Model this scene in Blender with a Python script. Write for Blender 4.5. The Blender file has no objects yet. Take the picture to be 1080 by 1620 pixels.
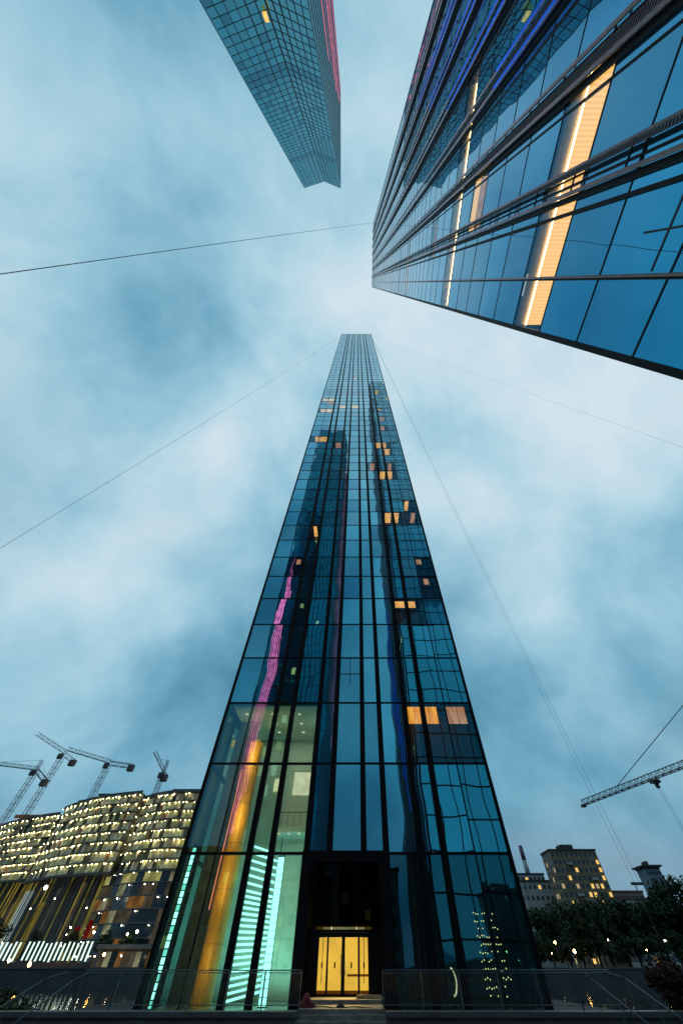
import bpy, bmesh, math, random
from mathutils import Vector, Matrix
R = math.radians
rnd = random.Random(7)
C = bpy.context.scene.collection
EYE = 1.7                                   # height of the lens above the terrace

# ------------------------------------------------------------------ camera
cam = bpy.data.cameras.new('camera')
camo = bpy.data.objects.new('camera', cam); C.objects.link(camo)
camo.location = (0, 0, EYE)
camo.rotation_euler = (R(90 + 54.6), 0, 0)
cam.sensor_fit = 'VERTICAL'; cam.sensor_height = 36.0
cam.lens = 510.0 / 1620.0 * 36.0
cam.shift_x = -25.0 / 1620.0
cam.clip_start = 0.1; cam.clip_end = 6000
bpy.context.scene.camera = camo

# ------------------------------------------------------------------ world: cloudy dusk sky
SEED = 7.81
SUN_EL, SUN_AZ = 8.0, 20.0
w = bpy.data.worlds.new('World'); bpy.context.scene.world = w; w.use_nodes = True
nt = w.node_tree; nt.nodes.clear()
def N(t, **k):
    n = nt.nodes.new(t)
    for a, b in k.items(): setattr(n, a, b)
    return n
def L(a, b): nt.links.new(a, b)
def wmath(op, a, b=None, clamp=False):
    n = N('ShaderNodeMath', operation=op, use_clamp=clamp)
    for i, v in enumerate((a, b)):
        if v is None: continue
        if isinstance(v, (int, float)): n.inputs[i].default_value = v
        else: L(v, n.inputs[i])
    return n.outputs[0]
out = N('ShaderNodeOutputWorld'); bg = N('ShaderNodeBackground')
sky = N('ShaderNodeTexSky', sky_type='NISHITA', sun_disc=False)
sky.sun_elevation = R(SUN_EL); sky.sun_rotation = R(SUN_AZ)
tc = N('ShaderNodeTexCoord'); sep = N('ShaderNodeSeparateXYZ'); L(tc.outputs['Generated'], sep.inputs[0])
z0 = wmath('MAXIMUM', sep.outputs['Z'], 0.0)
den = wmath('ADD', z0, 0.30)
cmb = N('ShaderNodeCombineXYZ')
L(wmath('DIVIDE', sep.outputs['X'], den), cmb.inputs[0]); L(wmath('DIVIDE', sep.outputs['Y'], den), cmb.inputs[1])
cmb.inputs[2].default_value = SEED
sca = N('ShaderNodeVectorMath', operation='ADD'); L(tc.outputs['Generated'], sca.inputs[0]); sca.inputs[1].default_value = (SEED, SEED * .37, -SEED)
def cloud(scale, detail, rough, dist, vec):
    n = N('ShaderNodeTexNoise'); n.inputs['Scale'].default_value = scale; n.inputs['Detail'].default_value = detail
    n.inputs['Roughness'].default_value = rough; n.inputs['Distortion'].default_value = dist; L(vec, n.inputs['Vector']); return n
n1 = cloud(2.6, 9, 0.54, 0.2, sca.outputs[0])
n2 = cloud(1.25, 2, 0.45, 0.0, sca.outputs[0])
n4 = cloud(1.5, 5, 0.48, 0.1, cmb.outputs[0])
cl = wmath('ADD', wmath('MULTIPLY', n1.outputs[0], 0.52), wmath('MULTIPLY', n2.outputs[0], 0.68))
cl = wmath('ADD', cl, wmath('MULTIPLY', n4.outputs[0], 0.22))
cl = wmath('SUBTRACT', cl, 0.182)
# an overcast dome is brightest overhead
cl = wmath('ADD', cl, wmath('MULTIPLY', wmath('SUBTRACT', z0, 0.60), 0.26))
rmp = N('ShaderNodeValToRGB'); L(cl, rmp.inputs[0])
e = rmp.color_ramp.elements
e[0].position = 0.26; e[0].color = (0.030, 0.140, 0.240, 1)
e[1].position = 0.72; e[1].color = (0.66, 0.79, 0.87, 1)
for p, c in ((0.37, (0.075, 0.250, 0.375, 1)), (0.46, (0.170, 0.405, 0.555, 1)), (0.54, (0.305, 0.560, 0.700, 1)), (0.62, (0.47, 0.69, 0.80, 1))):
    q = e.new(p); q.color = c
# clouds close to the horizon carry a greyer, rosier tone
n3 = N('ShaderNodeTexNoise'); n3.inputs['Scale'].default_value = 0.8; n3.inputs['Detail'].default_value = 4
L(cmb.outputs[0], n3.inputs['Vector'])
low = wmath('MULTIPLY', wmath('SUBTRACT', 1.0, wmath('MULTIPLY', z0, 1.25), True), wmath('MULTIPLY', wmath('SUBTRACT', n3.outputs[0], 0.40), 2.6, True))
mx = N('ShaderNodeMix', data_type='RGBA'); L(low, mx.inputs[0]); L(rmp.outputs[0], mx.inputs[6])
mx.inputs[7].default_value = (0.245, 0.285, 0.36, 1)
skm = N('ShaderNodeVectorMath', operation='SCALE'); L(sky.outputs[0], skm.inputs[0]); skm.inputs[3].default_value = 0.012
mx2 = N('ShaderNodeMix', data_type='RGBA'); mx2.inputs[0].default_value = 0.97
L(skm.outputs[0], mx2.inputs[6]); L(mx.outputs[2], mx2.inputs[7])
L(mx2.outputs[2], bg.inputs[0]); bg.inputs[1].default_value = 1.0
L(bg.outputs[0], out.inputs[0])

# ------------------------------------------------------------------ the low sun behind the clouds
sd = bpy.data.lights.new('sun', 'SUN'); sd.energy = 0.25; sd.angle = R(40); sd.color = (1.0, 0.90, 0.80)
so = bpy.data.objects.new('sun', sd); C.objects.link(so)
so.rotation_euler = (R(90 - SUN_EL - 10), 0, R(180 - SUN_AZ))

sc = bpy.context.scene
sc.view_settings.view_transform = 'Standard'; sc.view_settings.look = 'None'
sc.view_settings.exposure = 0.0; sc.view_settings.gamma = 1.0
sc.render.engine = 'CYCLES'
sc.cycles.max_bounces = 8; sc.cycles.glossy_bounces = 5; sc.cycles.transparent_max_bounces = 12
sc.cycles.diffuse_bounces = 3; sc.cycles.sample_clamp_indirect = 4.0; sc.cycles.use_denoising = True

# ------------------------------------------------------------------ camera model (for measuring the photograph)
EL = R(54.6)
def ray(px, py):
    a = (px - 565.0) / 510.0; b = (810.0 - py) / 510.0
    return Vector((a, math.cos(EL) - math.sin(EL) * b, math.sin(EL) + math.cos(EL) * b))
def onY(px, py, D):
    r = ray(px, py); r = r * (D / r.y); return Vector((r.x, r.y, r.z + EYE))
def onX(px, py, X):
    r = ray(px, py); r = r * (X / r.x); return Vector((r.x, r.y, r.z + EYE))
def onZ(px, py, Z):
    r = ray(px, py); r = r * ((Z - EYE) / r.z); return Vector((r.x, r.y, r.z + EYE))

# ------------------------------------------------------------------ materials
class NB:
    def __init__(s, name):
        s.m = bpy.data.materials.new(name); s.m.use_nodes = True
        s.t = s.m.node_tree; s.t.nodes.clear()
        s.out = s.t.nodes.new('ShaderNodeOutputMaterial')
    def n(s, t, **k):
        x = s.t.nodes.new(t)
        for a, b in k.items(): setattr(x, a, b)
        return x
    def l(s, a, b): s.t.links.new(a, b)
    def noise(s, scale, detail=3, rough=0.5, vec=None, coord='pos'):
        x = s.n('ShaderNodeTexNoise'); x.inputs['Scale'].default_value = scale
        x.inputs['Detail'].default_value = detail; x.inputs['Roughness'].default_value = rough
        if vec is None:
            vec = s.n('ShaderNodeNewGeometry').outputs['Position'] if coord == 'pos' else s.n('ShaderNodeTexCoord').outputs['Object']
        s.l(vec, x.inputs['Vector']); return x
    def ramp(s, fac, stops):
        r = s.n('ShaderNodeValToRGB'); s.l(fac, r.inputs[0]); el = r.color_ramp.elements
        el[0].position, el[0].color = stops[0][0], (*stops[0][1], 1)
        el[1].position, el[1].color = stops[-1][0], (*stops[-1][1], 1)
        for p, c in stops[1:-1]:
            q = el.new(p); q.color = (*c, 1)
        return r
MATS = {}
def principled(name, col, rough=0.6, metal=0.0, var=0.25, scale=1.5, bump=0.0, bscale=20.0, spec=0.5, coord='pos'):
    b = NB(name); p = b.n('ShaderNodeBsdfPrincipled')
    nz = b.noise(scale, 5, 0.6, coord=coord)
    lo = tuple(c * (1 - var) for c in col); hi = tuple(min(1, c * (1 + var)) for c in col)
    b.l(b.ramp(nz.outputs[0], [(0.3, lo), (0.7, hi)]).outputs[0], p.inputs['Base Color'])
    p.inputs['Metallic'].default_value = metal; p.inputs['Specular IOR Level'].default_value = spec
    n2_ = b.noise(scale * 4, 4, coord=coord); mr = b.n('ShaderNodeMapRange'); b.l(n2_.outputs[0], mr.inputs[0])
    mr.inputs[3].default_value = max(0.02, rough - 0.12); mr.inputs[4].default_value = min(1, rough + 0.12)
    b.l(mr.outputs[0], p.inputs['Roughness'])
    if bump:
        bp = b.n('ShaderNodeBump'); bp.inputs['Strength'].default_value = bump; bp.inputs['Distance'].default_value = 0.03
        b.l(b.noise(bscale, 4, coord=coord).outputs[0], bp.inputs['Height']); b.l(bp.outputs[0], p.inputs['Normal'])
    b.l(p.outputs[0], b.out.inputs[0]); MATS[name] = b.m; return b.m
def emission(name, col, strength, var=0.0, scale=2.0, gloss=0.0):
    b = NB(name); em = b.n('ShaderNodeEmission'); em.inputs[1].default_value = strength
    if var:
        nz = b.noise(scale, 4)
        lo = tuple(c * (1 - var) for c in col)
        b.l(b.ramp(nz.outputs[0], [(0.35, lo), (0.65, col)]).outputs[0], em.inputs[0])
    else: em.inputs[0].default_value = (*col, 1)
    b.l(em.outputs[0], b.out.inputs[0]); MATS[name] = b.m; return b.m
def glass(name, tint, see=0.0, wav=0.010, wscale=0.22, through=(0.75, 0.9, 0.88), pane_var=0.18, edge=(0.86, 0.93, 0.96), power=3.0, body=(0.014, 0.030, 0.036)):
    """coated facade glass: tinted mirror that turns clear towards grazing; see = share let through face-on"""
    b = NB(name)
    geo = b.n('ShaderNodeNewGeometry'); oi = b.n('ShaderNodeObjectInfo')
    # slow waviness of toughened panes, different for each pane
    add = b.n('ShaderNodeVectorMath', operation='ADD'); b.l(geo.outputs['Position'], add.inputs[0])
    sc_ = b.n('ShaderNodeVectorMath', operation='SCALE'); cmbv = b.n('ShaderNodeCombineXYZ')
    b.l(oi.outputs['Random'], cmbv.inputs[0]); b.l(oi.outputs['Random'], cmbv.inputs[1])
    b.l(cmbv.outputs[0], sc_.inputs[0]); sc_.inputs[3].default_value = 7.0
    b.l(sc_.outputs[0], add.inputs[1])
    nz = b.n('ShaderNodeTexNoise'); nz.inputs['Scale'].default_value = wscale; nz.inputs['Detail'].default_value = 1.5
    b.l(add.outputs[0], nz.inputs['Vector'])
    sub = b.n('ShaderNodeVectorMath', operation='SUBTRACT'); b.l(nz.outputs['Color'], sub.inputs[0]); sub.inputs[1].default_value = (0.5, 0.5, 0.5)
    s2 = b.n('ShaderNodeVectorMath', operation='SCALE'); b.l(sub.outputs[0], s2.inputs[0]); s2.inputs[3].default_value = wav * 2
    a2 = b.n('ShaderNodeVectorMath', operation='ADD'); b.l(geo.outputs['Normal'], a2.inputs[0]); b.l(s2.outputs[0], a2.inputs[1])
    nn = b.n('ShaderNodeVectorMath', operation='NORMALIZE'); b.l(a2.outputs[0], nn.inputs[0])
    lw = b.n('ShaderNodeLayerWeight'); lw.inputs[0].default_value = 0.5; b.l(nn.outputs[0], lw.inputs['Normal'])
    pw = b.n('ShaderNodeMath', operation='POWER'); b.l(lw.outputs['Facing'], pw.inputs[0]); pw.inputs[1].default_value = power
    vr = b.n('ShaderNodeMapRange'); b.l(oi.outputs['Random'], vr.inputs[0]); vr.inputs[3].default_value = 1 - pane_var; vr.inputs[4].default_value = 1 + pane_var
    tn = b.n('ShaderNodeVectorMath', operation='SCALE'); tn.inputs[0].default_value = tint; b.l(vr.outputs[0], tn.inputs[3])
    mixc = b.n('ShaderNodeMix', data_type='RGBA'); b.l(pw.outputs[0], mixc.inputs[0])
    b.l(tn.outputs[0], mixc.inputs[6]); mixc.inputs[7].default_value = (*edge, 1)
    gl = b.n('ShaderNodeBsdfGlossy'); gl.inputs['Roughness'].default_value = 0.012
    b.l(mixc.outputs[2], gl.inputs['Color']); b.l(nn.outputs[0], gl.inputs['Normal'])
    if see > 0:
        tr = b.n('ShaderNodeBsdfTransparent'); tr.inputs[0].default_value = (*through, 1)
        ms = b.n('ShaderNodeMixShader')
        mr = b.n('ShaderNodeMapRange'); b.l(pw.outputs[0], mr.inputs[0]); mr.inputs[3].default_value = 1 - see; mr.inputs[4].default_value = 1.0
        inv = b.n('ShaderNodeMath', operation='SUBTRACT'); inv.inputs[0].default_value = 1.0; b.l(geo.outputs['Backfacing'], inv.inputs[1])
        ml_ = b.n('ShaderNodeMath', operation='MULTIPLY'); b.l(mr.outputs[0], ml_.inputs[0]); b.l(inv.outputs[0], ml_.inputs[1])
        b.l(ml_.outputs[0], ms.inputs[0]); b.l(tr.outputs[0], ms.inputs[1]); b.l(gl.outputs[0], ms.inputs[2])
        b.l(ms.outputs[0], b.out.inputs[0])
    else:
        df = b.n('ShaderNodeBsdfDiffuse'); df.inputs[0].default_value = (*body, 1)
        ad = b.n('ShaderNodeAddShader'); b.l(gl.outputs[0], ad.inputs[0]); b.l(df.outputs[0], ad.inputs[1])
        b.l(ad.outputs[0], b.out.inputs[0])
    MATS[name] = b.m; return b.m

TINT = (0.035, 0.30, 0.46)
glass('glass_front', (0.105, 0.40, 0.51), wav=0.013, power=2.6, pane_var=0.26)
glass('glass_front_pale', (0.13, 0.38, 0.46), wav=0.013, power=2.6, body=(0.05, 0.075, 0.08))
glass('glass_front_dark', (0.045, 0.26, 0.38), power=2.6)
glass('glass_lobby', (0.14, 0.42, 0.52), see=0.66, power=2.8)
glass('glass_tower_front', (0.06, 0.30, 0.40), wav=0.006, power=2.2, body=(0.055, 0.10, 0.11))
glass('glass_room', (0.05, 0.26, 0.37), see=0.65, power=2.8, through=(0.95, 0.93, 0.9))
glass('glass_side', (0.002, 0.26, 0.46), wav=0.007, power=3.5)
glass('glass_side_room', (0.002, 0.26, 0.46), see=0.78, wav=0.007, power=3.5, through=(0.9, 0.88, 0.82))
glass('glass_back', (0.012, 0.17, 0.24), wav=0.006, power=3.2, edge=(0.30, 0.56, 0.64))
glass('glass_back_dark', (0.008, 0.11, 0.17), wav=0.006, power=3.2, edge=(0.24, 0.46, 0.55))
glass('glass_flank', (0.03, 0.16, 0.22), wav=0.006, power=2.2, edge=(0.20, 0.33, 0.38))
glass('glass_portal', (0.012, 0.018, 0.02), see=0.5, wav=0.012, through=(0.5, 0.55, 0.5))
glass('glass_door', (0.05, 0.05, 0.05), see=0.93, wav=0.004, through=(0.95, 0.92, 0.85))
principled('black_metal', (0.006, 0.007, 0.008), 0.55, 0.0, 0.3, spec=0.12)
principled('frame_dark', (0.02, 0.026, 0.03), 0.5, 0.0, 0.3, spec=0.2)
principled('core_dark', (0.02, 0.022, 0.024), 0.8)
principled('rail_metal', (0.86, 0.73, 0.76), 0.34, 0.5, 0.10, 3)
principled('grate_metal', (0.10, 0.10, 0.11), 0.5, 0.5)
principled('lobby_wall', (0.46, 0.50, 0.44), 0.65, 0, 0.12, 0.4)
principled('warm_plaster', (0.75, 0.55, 0.30), 0.8, 0, 0.1, 0.6)
principled('lobby_dark', (0.06, 0.065, 0.06), 0.6, 0, 0.2, 0.5)
principled('lobby_floor', (0.18, 0.19, 0.18), 0.25, 0, 0.2, 0.6)
principled('ochre_cladding', (0.55, 0.26, 0.03), 0.45, 0, 0.18, 0.5)
principled('step_stone', (0.19, 0.18, 0.16), 0.8, 0, 0.35, 1.6, 0.4, 9, spec=0.2)
principled('concrete', (0.17, 0.175, 0.17), 0.85, 0, 0.3, 0.6, 0.4, 6)
principled('paving', (0.035, 0.035, 0.034), 0.85, 0, 0.3, 0.8, 0.3, 8, spec=0.15)
principled('kerb_stone', (0.075, 0.085, 0.09), 0.7, 0, 0.25, 0.8, 0.3, 8)
principled('soil', (0.035, 0.035, 0.03), 0.95, 0, 0.3, 0.05)
principled('quay_stone', (0.045, 0.052, 0.056), 0.85, 0, 0.3, 0.15, 0.4, 1.5)
principled('galvanised', (0.10, 0.12, 0.13), 0.45, 0.5, 0.15, 5)
principled('slab_concrete', (0.10, 0.10, 0.095), 0.85, 0, 0.3, 0.2)
principled('crane_steel', (0.13, 0.085, 0.06), 0.6, 0.2, 0.3, 0.4)
principled('crane_grey', (0.05, 0.053, 0.056), 0.6, 0.2, 0.3, 0.4)
principled('crane_counterweight', (0.12, 0.10, 0.09), 0.9)
principled('cable_steel', (0.05, 0.055, 0.06), 0.5, 0.3)
principled('brown_brick', (0.21, 0.155, 0.095), 0.9, 0, 0.22, 0.25)
principled('pale_render', (0.33, 0.33, 0.31), 0.9, 0, 0.2, 0.2)
principled('pink_render', (0.30, 0.20, 0.17), 0.9, 0, 0.2, 0.2)
principled('bluegrey_render', (0.13, 0.18, 0.22), 0.8, 0, 0.2, 0.2)
principled('roof_dark', (0.045, 0.04, 0.04), 0.9)
principled('roof_red', (0.16, 0.055, 0.045), 0.85)
principled('chimney_red', (0.13, 0.075, 0.10), 0.8)
principled('chimney_white', (0.30, 0.30, 0.32), 0.8)
principled('bark', (0.04, 0.032, 0.025), 0.95)
principled('red_cloth', (0.13, 0.015, 0.018), 0.9, 0, 0.3, 8, 0.5, 12)
principled('tan_cloth', (0.28, 0.20, 0.09), 0.9, 0, 0.3, 8, 0.5, 12)
principled('debris_dark', (0.03, 0.028, 0.026), 0.9)
principled('membrane_orange', (0.50, 0.17, 0.05), 0.8)
def foliage(name, a, c):
    b = NB(name); p = b.n('ShaderNodeBsdfPrincipled'); nz = b.noise(0.5, 4)
    b.l(b.ramp(nz.outputs[0], [(0.3, a), (0.7, c)]).outputs[0], p.inputs['Base Color'])
    p.inputs['Roughness'].default_value = 0.7; p.inputs['Specular IOR Level'].default_value = 0.2
    b.l(p.outputs[0], b.out.inputs[0]); MATS[name] = b.m
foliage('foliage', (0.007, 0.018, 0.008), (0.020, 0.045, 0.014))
foliage('foliage_lamplit', (0.03, 0.04, 0.012), (0.07, 0.075, 0.02))  # lighter warm leaf colour carries the lamplight on the bushes
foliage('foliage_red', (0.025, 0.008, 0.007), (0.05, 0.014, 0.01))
emission('lit_warm', (1.0, 0.55, 0.15), 1.5, 0.35, 1.2)
emission('lit_amber', (1.0, 0.42, 0.04), 1.4, 0.35, 0.9)
emission('lit_pale', (1.0, 0.80, 0.48), 1.5, 0.3, 0.8)
emission('lit_dim', (1.0, 0.55, 0.28), 0.7, 0.4, 0.8)
emission('led_line', (1.0, 0.78, 0.40), 14)
emission('led_teal', (0.42, 1.0, 0.84), 3.4)
emission('led_teal_soft', (0.25, 0.95, 0.75), 1.6)
emission('led_orange', (1.0, 0.22, 0.10), 1.6)
emission('led_pink', (0.95, 0.22, 0.36), 1.25, 0.5, 0.9)
emission('violet_streak', (1.0, 0.075, 0.17), 9.0, 0.6, 0.5)
emission('led_rose', (0.62, 0.25, 0.50), 0.8, 0.5, 0.9)
emission('blue_wash', (0.02, 0.13, 0.80), 1.0, 0.6, 0.12)
emission('sign_blue', (0.20, 0.30, 1.0), 2.2)
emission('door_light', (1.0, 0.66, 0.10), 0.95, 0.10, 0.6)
emission('lamp_sodium', (1.0, 0.46, 0.10), 90.0)
emission('lamp_white', (1.0, 0.90, 0.66), 35.0)
emission('lamp_green', (0.25, 1.0, 0.5), 12.0)
emission('lamp_red', (1.0, 0.05, 0.06), 3.0)
emission('bulb', (1.0, 0.80, 0.30), 2.8)
emission('tube_white', (0.72, 1.0, 0.86), 1.3)
emission('site_a', (0.62, 0.62, 0.36), 0.42, 0.75, 0.22)
principled('sheet_pale', (0.62, 0.60, 0.44), 0.8, 0, 0.3, 0.5)
principled('sheet_tan', (0.45, 0.38, 0.25), 0.8, 0, 0.3, 0.5)
principled('sheet_green', (0.40, 0.44, 0.24), 0.8, 0, 0.3, 0.5)
principled('sheet_rust', (0.36, 0.17, 0.08), 0.8, 0, 0.3, 0.5)
principled('sheet_grey', (0.16, 0.16, 0.14), 0.8, 0, 0.3, 0.5)
emission('site_lamp', (1.0, 0.84, 0.30), 170.0)
emission('site_b', (0.72, 0.62, 0.34), 0.30, 0.75, 0.25)
emission('site_c', (0.62, 0.60, 0.20), 0.60, 0.6, 0.25)
emission('site_d', (0.30, 0.26, 0.17), 0.22, 0.6, 0.3)
emission('site_e', (0.70, 0.33, 0.10), 0.30, 0.6, 0.3)
emission('site_glow', (0.60, 0.46, 0.08), 0.42, 0.7, 0.2)  # glow for columns and hangings, standing for work light on them
emission('site_olive_glow', (0.40, 0.40, 0.10), 0.30, 0.7, 0.2)
emission('site_red', (0.55, 0.03, 0.02), 0.22, 0.6, 0.2)
emission('window_lit', (1.0, 0.62, 0.16), 1.0)
emission('window_lit_dim', (1.0, 0.75, 0.40), 0.45)
principled('window_dark', (0.03, 0.04, 0.05), 0.15, 0, 0.2)
def folds(name, col, strength):
    b = NB(name); em = b.n('ShaderNodeEmission'); em.inputs[1].default_value = strength
    mp = b.n('ShaderNodeMapping'); mp.inputs['Scale'].default_value = (5.0, 1.0, 0.45); b.l(b.n('ShaderNodeNewGeometry').outputs['Position'], mp.inputs['Vector'])
    nz = b.noise(0.8, 4, 0.6, vec=mp.outputs[0])
    b.l(b.ramp(nz.outputs[0], [(0.3, tuple(c * .35 for c in col)), (0.5, tuple(c * .8 for c in col)), (0.72, (1.0, col[1] * 1.5, col[2] * 2.5))]).outputs[0], em.inputs[0])
    b.l(em.outputs[0], b.out.inputs[0]); MATS[name] = b.m
folds('lit_amber', (1.0, 0.40, 0.035), 1.5)
folds('lit_dim', (1.0, 0.50, 0.22), 0.75)
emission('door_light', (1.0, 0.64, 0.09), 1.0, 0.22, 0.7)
def wood_ceiling():
    b = NB('lit_ceiling'); em = b.n('ShaderNodeEmission')
    wv = b.n('ShaderNodeTexWave', wave_type='BANDS', bands_direction='Y'); wv.inputs['Scale'].default_value = 1.6
    b.l(b.n('ShaderNodeNewGeometry').outputs['Position'], wv.inputs['Vector'])
    b.l(b.ramp(wv.outputs[0], [(0.25, (0.90, 0.50, 0.14)), (0.6, (1.0, 0.60, 0.20))]).outputs[0], em.inputs[0])
    em.inputs[1].default_value = 1.9  # slats emit by themselves in place of room light on the ceiling
    b.l(em.outputs[0], b.out.inputs[0]); MATS['lit_ceiling'] = b.m
wood_ceiling()
def water():
    b = NB('river_water'); p = b.n('ShaderNodeBsdfPrincipled'); p.inputs['Base Color'].default_value = (0.006, 0.010, 0.011, 1)
    p.inputs['Roughness'].default_value = 0.06; p.inputs['IOR'].default_value = 1.33
    mp = b.n('ShaderNodeMapping'); mp.inputs['Scale'].default_value = (0.5, 1.0, 1.0)
    b.l(b.n('ShaderNodeNewGeometry').outputs['Position'], mp.inputs['Vector'])
    nz = b.noise(0.9, 4, 0.55, vec=mp.outputs[0]); bp = b.n('ShaderNodeBump'); bp.inputs['Strength'].default_value = 0.28; bp.inputs['Distance'].default_value = 0.12
    b.l(nz.outputs[0], bp.inputs['Height']); b.l(bp.outputs[0], p.inputs['Normal'])
    b.l(p.outputs[0], b.out.inputs[0]); MATS['river_water'] = b.m
water()
M = MATS

# ------------------------------------------------------------------ mesh helpers
class MB:
    def __init__(s): s.v = []; s.f = []
    def box(s, x0, x1, y0, y1, z0, z1):
        i = len(s.v)
        s.v += [(x0,y0,z0),(x1,y0,z0),(x1,y1,z0),(x0,y1,z0),(x0,y0,z1),(x1,y0,z1),(x1,y1,z1),(x0,y1,z1)]
        s.f += [(i,i+3,i+2,i+1),(i+4,i+5,i+6,i+7),(i,i+1,i+5,i+4),(i+1,i+2,i+6,i+5),(i+2,i+3,i+7,i+6),(i+3,i,i+4,i+7)]
        return s
    def prism(s, poly, z0, z1):
        n = len(poly); i = len(s.v)
        s.v += [(x, y, z0) for x, y in poly] + [(x, y, z1) for x, y in poly]
        s.f += [tuple(i + k for k in reversed(range(n))), tuple(i + n + k for k in range(n))]
        s.f += [(i+k, i+(k+1) % n, i+n+(k+1) % n, i+n+k) for k in range(n)]
        return s
    def tube(s, a, b, r0, r1=None, n=6, caps=True):
        a, b = Vector(a), Vector(b); r1 = r0 if r1 is None else r1
        d = (b - a).normalized(); u = d.orthogonal().normalized(); v = d.cross(u); i = len(s.v)
        for P, r in ((a, r0), (b, r1)):
            for k in range(n):
                t = 2 * math.pi * (k + .5) / n
                s.v.append(tuple(P + (u * math.cos(t) + v * math.sin(t)) * r))
        s.f += [(i+k, i+(k+1) % n, i+n+(k+1) % n, i+n+k) for k in range(n)]
        if caps: s.f += [tuple(i + k for k in reversed(range(n))), tuple(i + n + k for k in range(n))]
        return s
    def path(s, pts, r, n=5):
        for a, b in zip(pts[:-1], pts[1:]): s.tube(a, b, r, r, n)
        return s
    def quad(s, a, b, c, d):
        i = len(s.v); s.v += [tuple(a), tuple(b), tuple(c), tuple(d)]; s.f.append((i, i+1, i+2, i+3)); return s
    def ball(s, c, r, n=8, m=5, sx=1, sy=1, sz=1):
        i = len(s.v); c = Vector(c)
        for a in range(1, m):
            t = math.pi * a / m
            for k in range(n):
                p = 2 * math.pi * k / n
                s.v.append((c.x + sx*r*math.sin(t)*math.cos(p), c.y + sy*r*math.sin(t)*math.sin(p), c.z + sz*r*math.cos(t)))
        top = len(s.v); s.v.append((c.x, c.y, c.z + sz*r)); s.v.append((c.x, c.y, c.z - sz*r))
        for a in range(m - 2):
            for k in range(n):
                p, q = i + a*n + k, i + a*n + (k+1) % n
                s.f.append((p, p + n, q + n, q))
        for k in range(n):
            s.f.append((top, i + k, i + (k+1) % n))
            s.f.append((top + 1, i + (m-2)*n + (k+1) % n, i + (m-2)*n + k))
        return s
    def mesh(s, name):
        me = bpy.data.meshes.new(name); me.from_pydata(s.v, [], s.f); me.update(); return me
    def build(s, name, mat, parent=None, smooth=False):
        me = s.mesh(name); me.materials.append(M[mat]); o = bpy.data.objects.new(name, me); C.objects.link(o)
        if smooth:
            for p in me.polygons: p.use_smooth = True
        if parent: o.parent = parent; o.matrix_parent_inverse = Matrix.Translation(-WLOC[parent.name])
        WLOC[o.name] = Vector((0, 0, 0)) if not parent else Vector((0, 0, 0))
        return o
WLOC = {}
def tag(o, label, cat, group=None):
    o['label'] = label; o['category'] = cat
    if group: o['group'] = group
    return o
def thing(name, label, cat, loc=(0, 0, 0), group=None):
    o = bpy.data.objects.new(name, None); C.objects.link(o); o.location = loc; o.empty_display_size = 0.5
    WLOC[o.name] = Vector(loc); return tag(o, label, cat, group)
def struct(o): o['kind'] = 'structure'; return o
def stuff(o): o['kind'] = 'stuff'; return o
UNIT = {}
def piece(name, mat, parent, x0, x1, y0, y1, z0, z1, tilt=0.0, rotz=0.0):
    """an axis-aligned piece: unit box shared between all pieces of a kind, scaled into place"""
    key = (name, mat)
    if key not in UNIT:
        me = MB().box(-.5, .5, -.5, .5, -.5, .5).mesh(name); me.materials.append(M[mat]); UNIT[key] = me
    o = bpy.data.objects.new(name, UNIT[key]); C.objects.link(o)
    o.location = ((x0+x1)/2, (y0+y1)/2, (z0+z1)/2); o.scale = (abs(x1-x0), abs(y1-y0), abs(z1-z0))
    o.rotation_euler = (rnd.uniform(-tilt, tilt), rnd.uniform(-tilt, tilt), rotz + rnd.uniform(-tilt, tilt))
    if parent: o.parent = parent; o.matrix_parent_inverse = Matrix.Translation(-WLOC.get(parent.name, Vector((0,0,0))))
    WLOC[o.name] = Vector((0, 0, 0))
    return o

# ================================================================== the setting
struct(MB().box(-900, 900, -900, 29.4, -1.8, -0.8).build('plaza', 'paving'))
struct(MB().box(-19, 17, 31.0, 66, -3.2, 0.0).build('terrace', 'paving'))
struct(MB().quad((-3000, 29.0, -2.4), (3000, 29.0, -2.4), (3000, 182.5, -2.4), (-3000, 182.5, -2.4)).build('river', 'river_water'))
struct(MB().box(-3000, 3000, 181.5, 183, -3.0, 1.1).build('quay_wall', 'quay_stone'))
struct(MB().box(-3000, 3000, 181.3, 183.2, 1.1, 1.35).build('quay_coping', 'kerb_stone'))
struct(MB().box(-3000, 3000, 183, 5000, -1, 0.95).build('ground', 'soil'))

# kerb under the railings, left and right of the steps
for (a, b, lab) in ((-25.0, -3.05, 'long grey kerb wall under the railing left of the entrance steps'),
                    (1.45, 24.0, 'long grey kerb wall under the railing right of the entrance steps')):
    t = thing('kerb_wall', lab, 'kerb', ((a+b)/2, 30.2, -0.8), 'kerb walls at the terrace edge')
    x = a
    while x < b - 0.1:
        x2 = min(b, x + 2.4)
        piece('coping_stone', 'kerb_stone', t, x + .01, x2 - .01, 29.75, 30.75, 0.20, 0.36 + rnd.uniform(-.006, .006)); x = x2
    MB().box(a, b, 29.95, 30.6, -0.8, 0.197).build('wall_body', 'concrete', t)

# entrance steps
t = thing('entrance_steps', 'worn stone steps leading up to the lit glass doors', 'steps', (-0.8, 33, -0.8))
for k in range(8):
    y0 = 27.4 + k * 0.45; z1 = -0.8 + (k + 1) * 0.15
    for j in range(3):
        x0 = -3.03 + j * 1.49
        piece('step_stone', 'step_stone', t, x0 + .008, x0 + 1.482, y0, y0 + (0.47 if k < 7 else 3.2), z1 - 0.16, z1 + rnd.uniform(-.004, .004))
MB().box(-3.03, 1.44, 34.2, 36.75, 0.003, 0.54).build('door_landing', 'step_stone', t)

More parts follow.
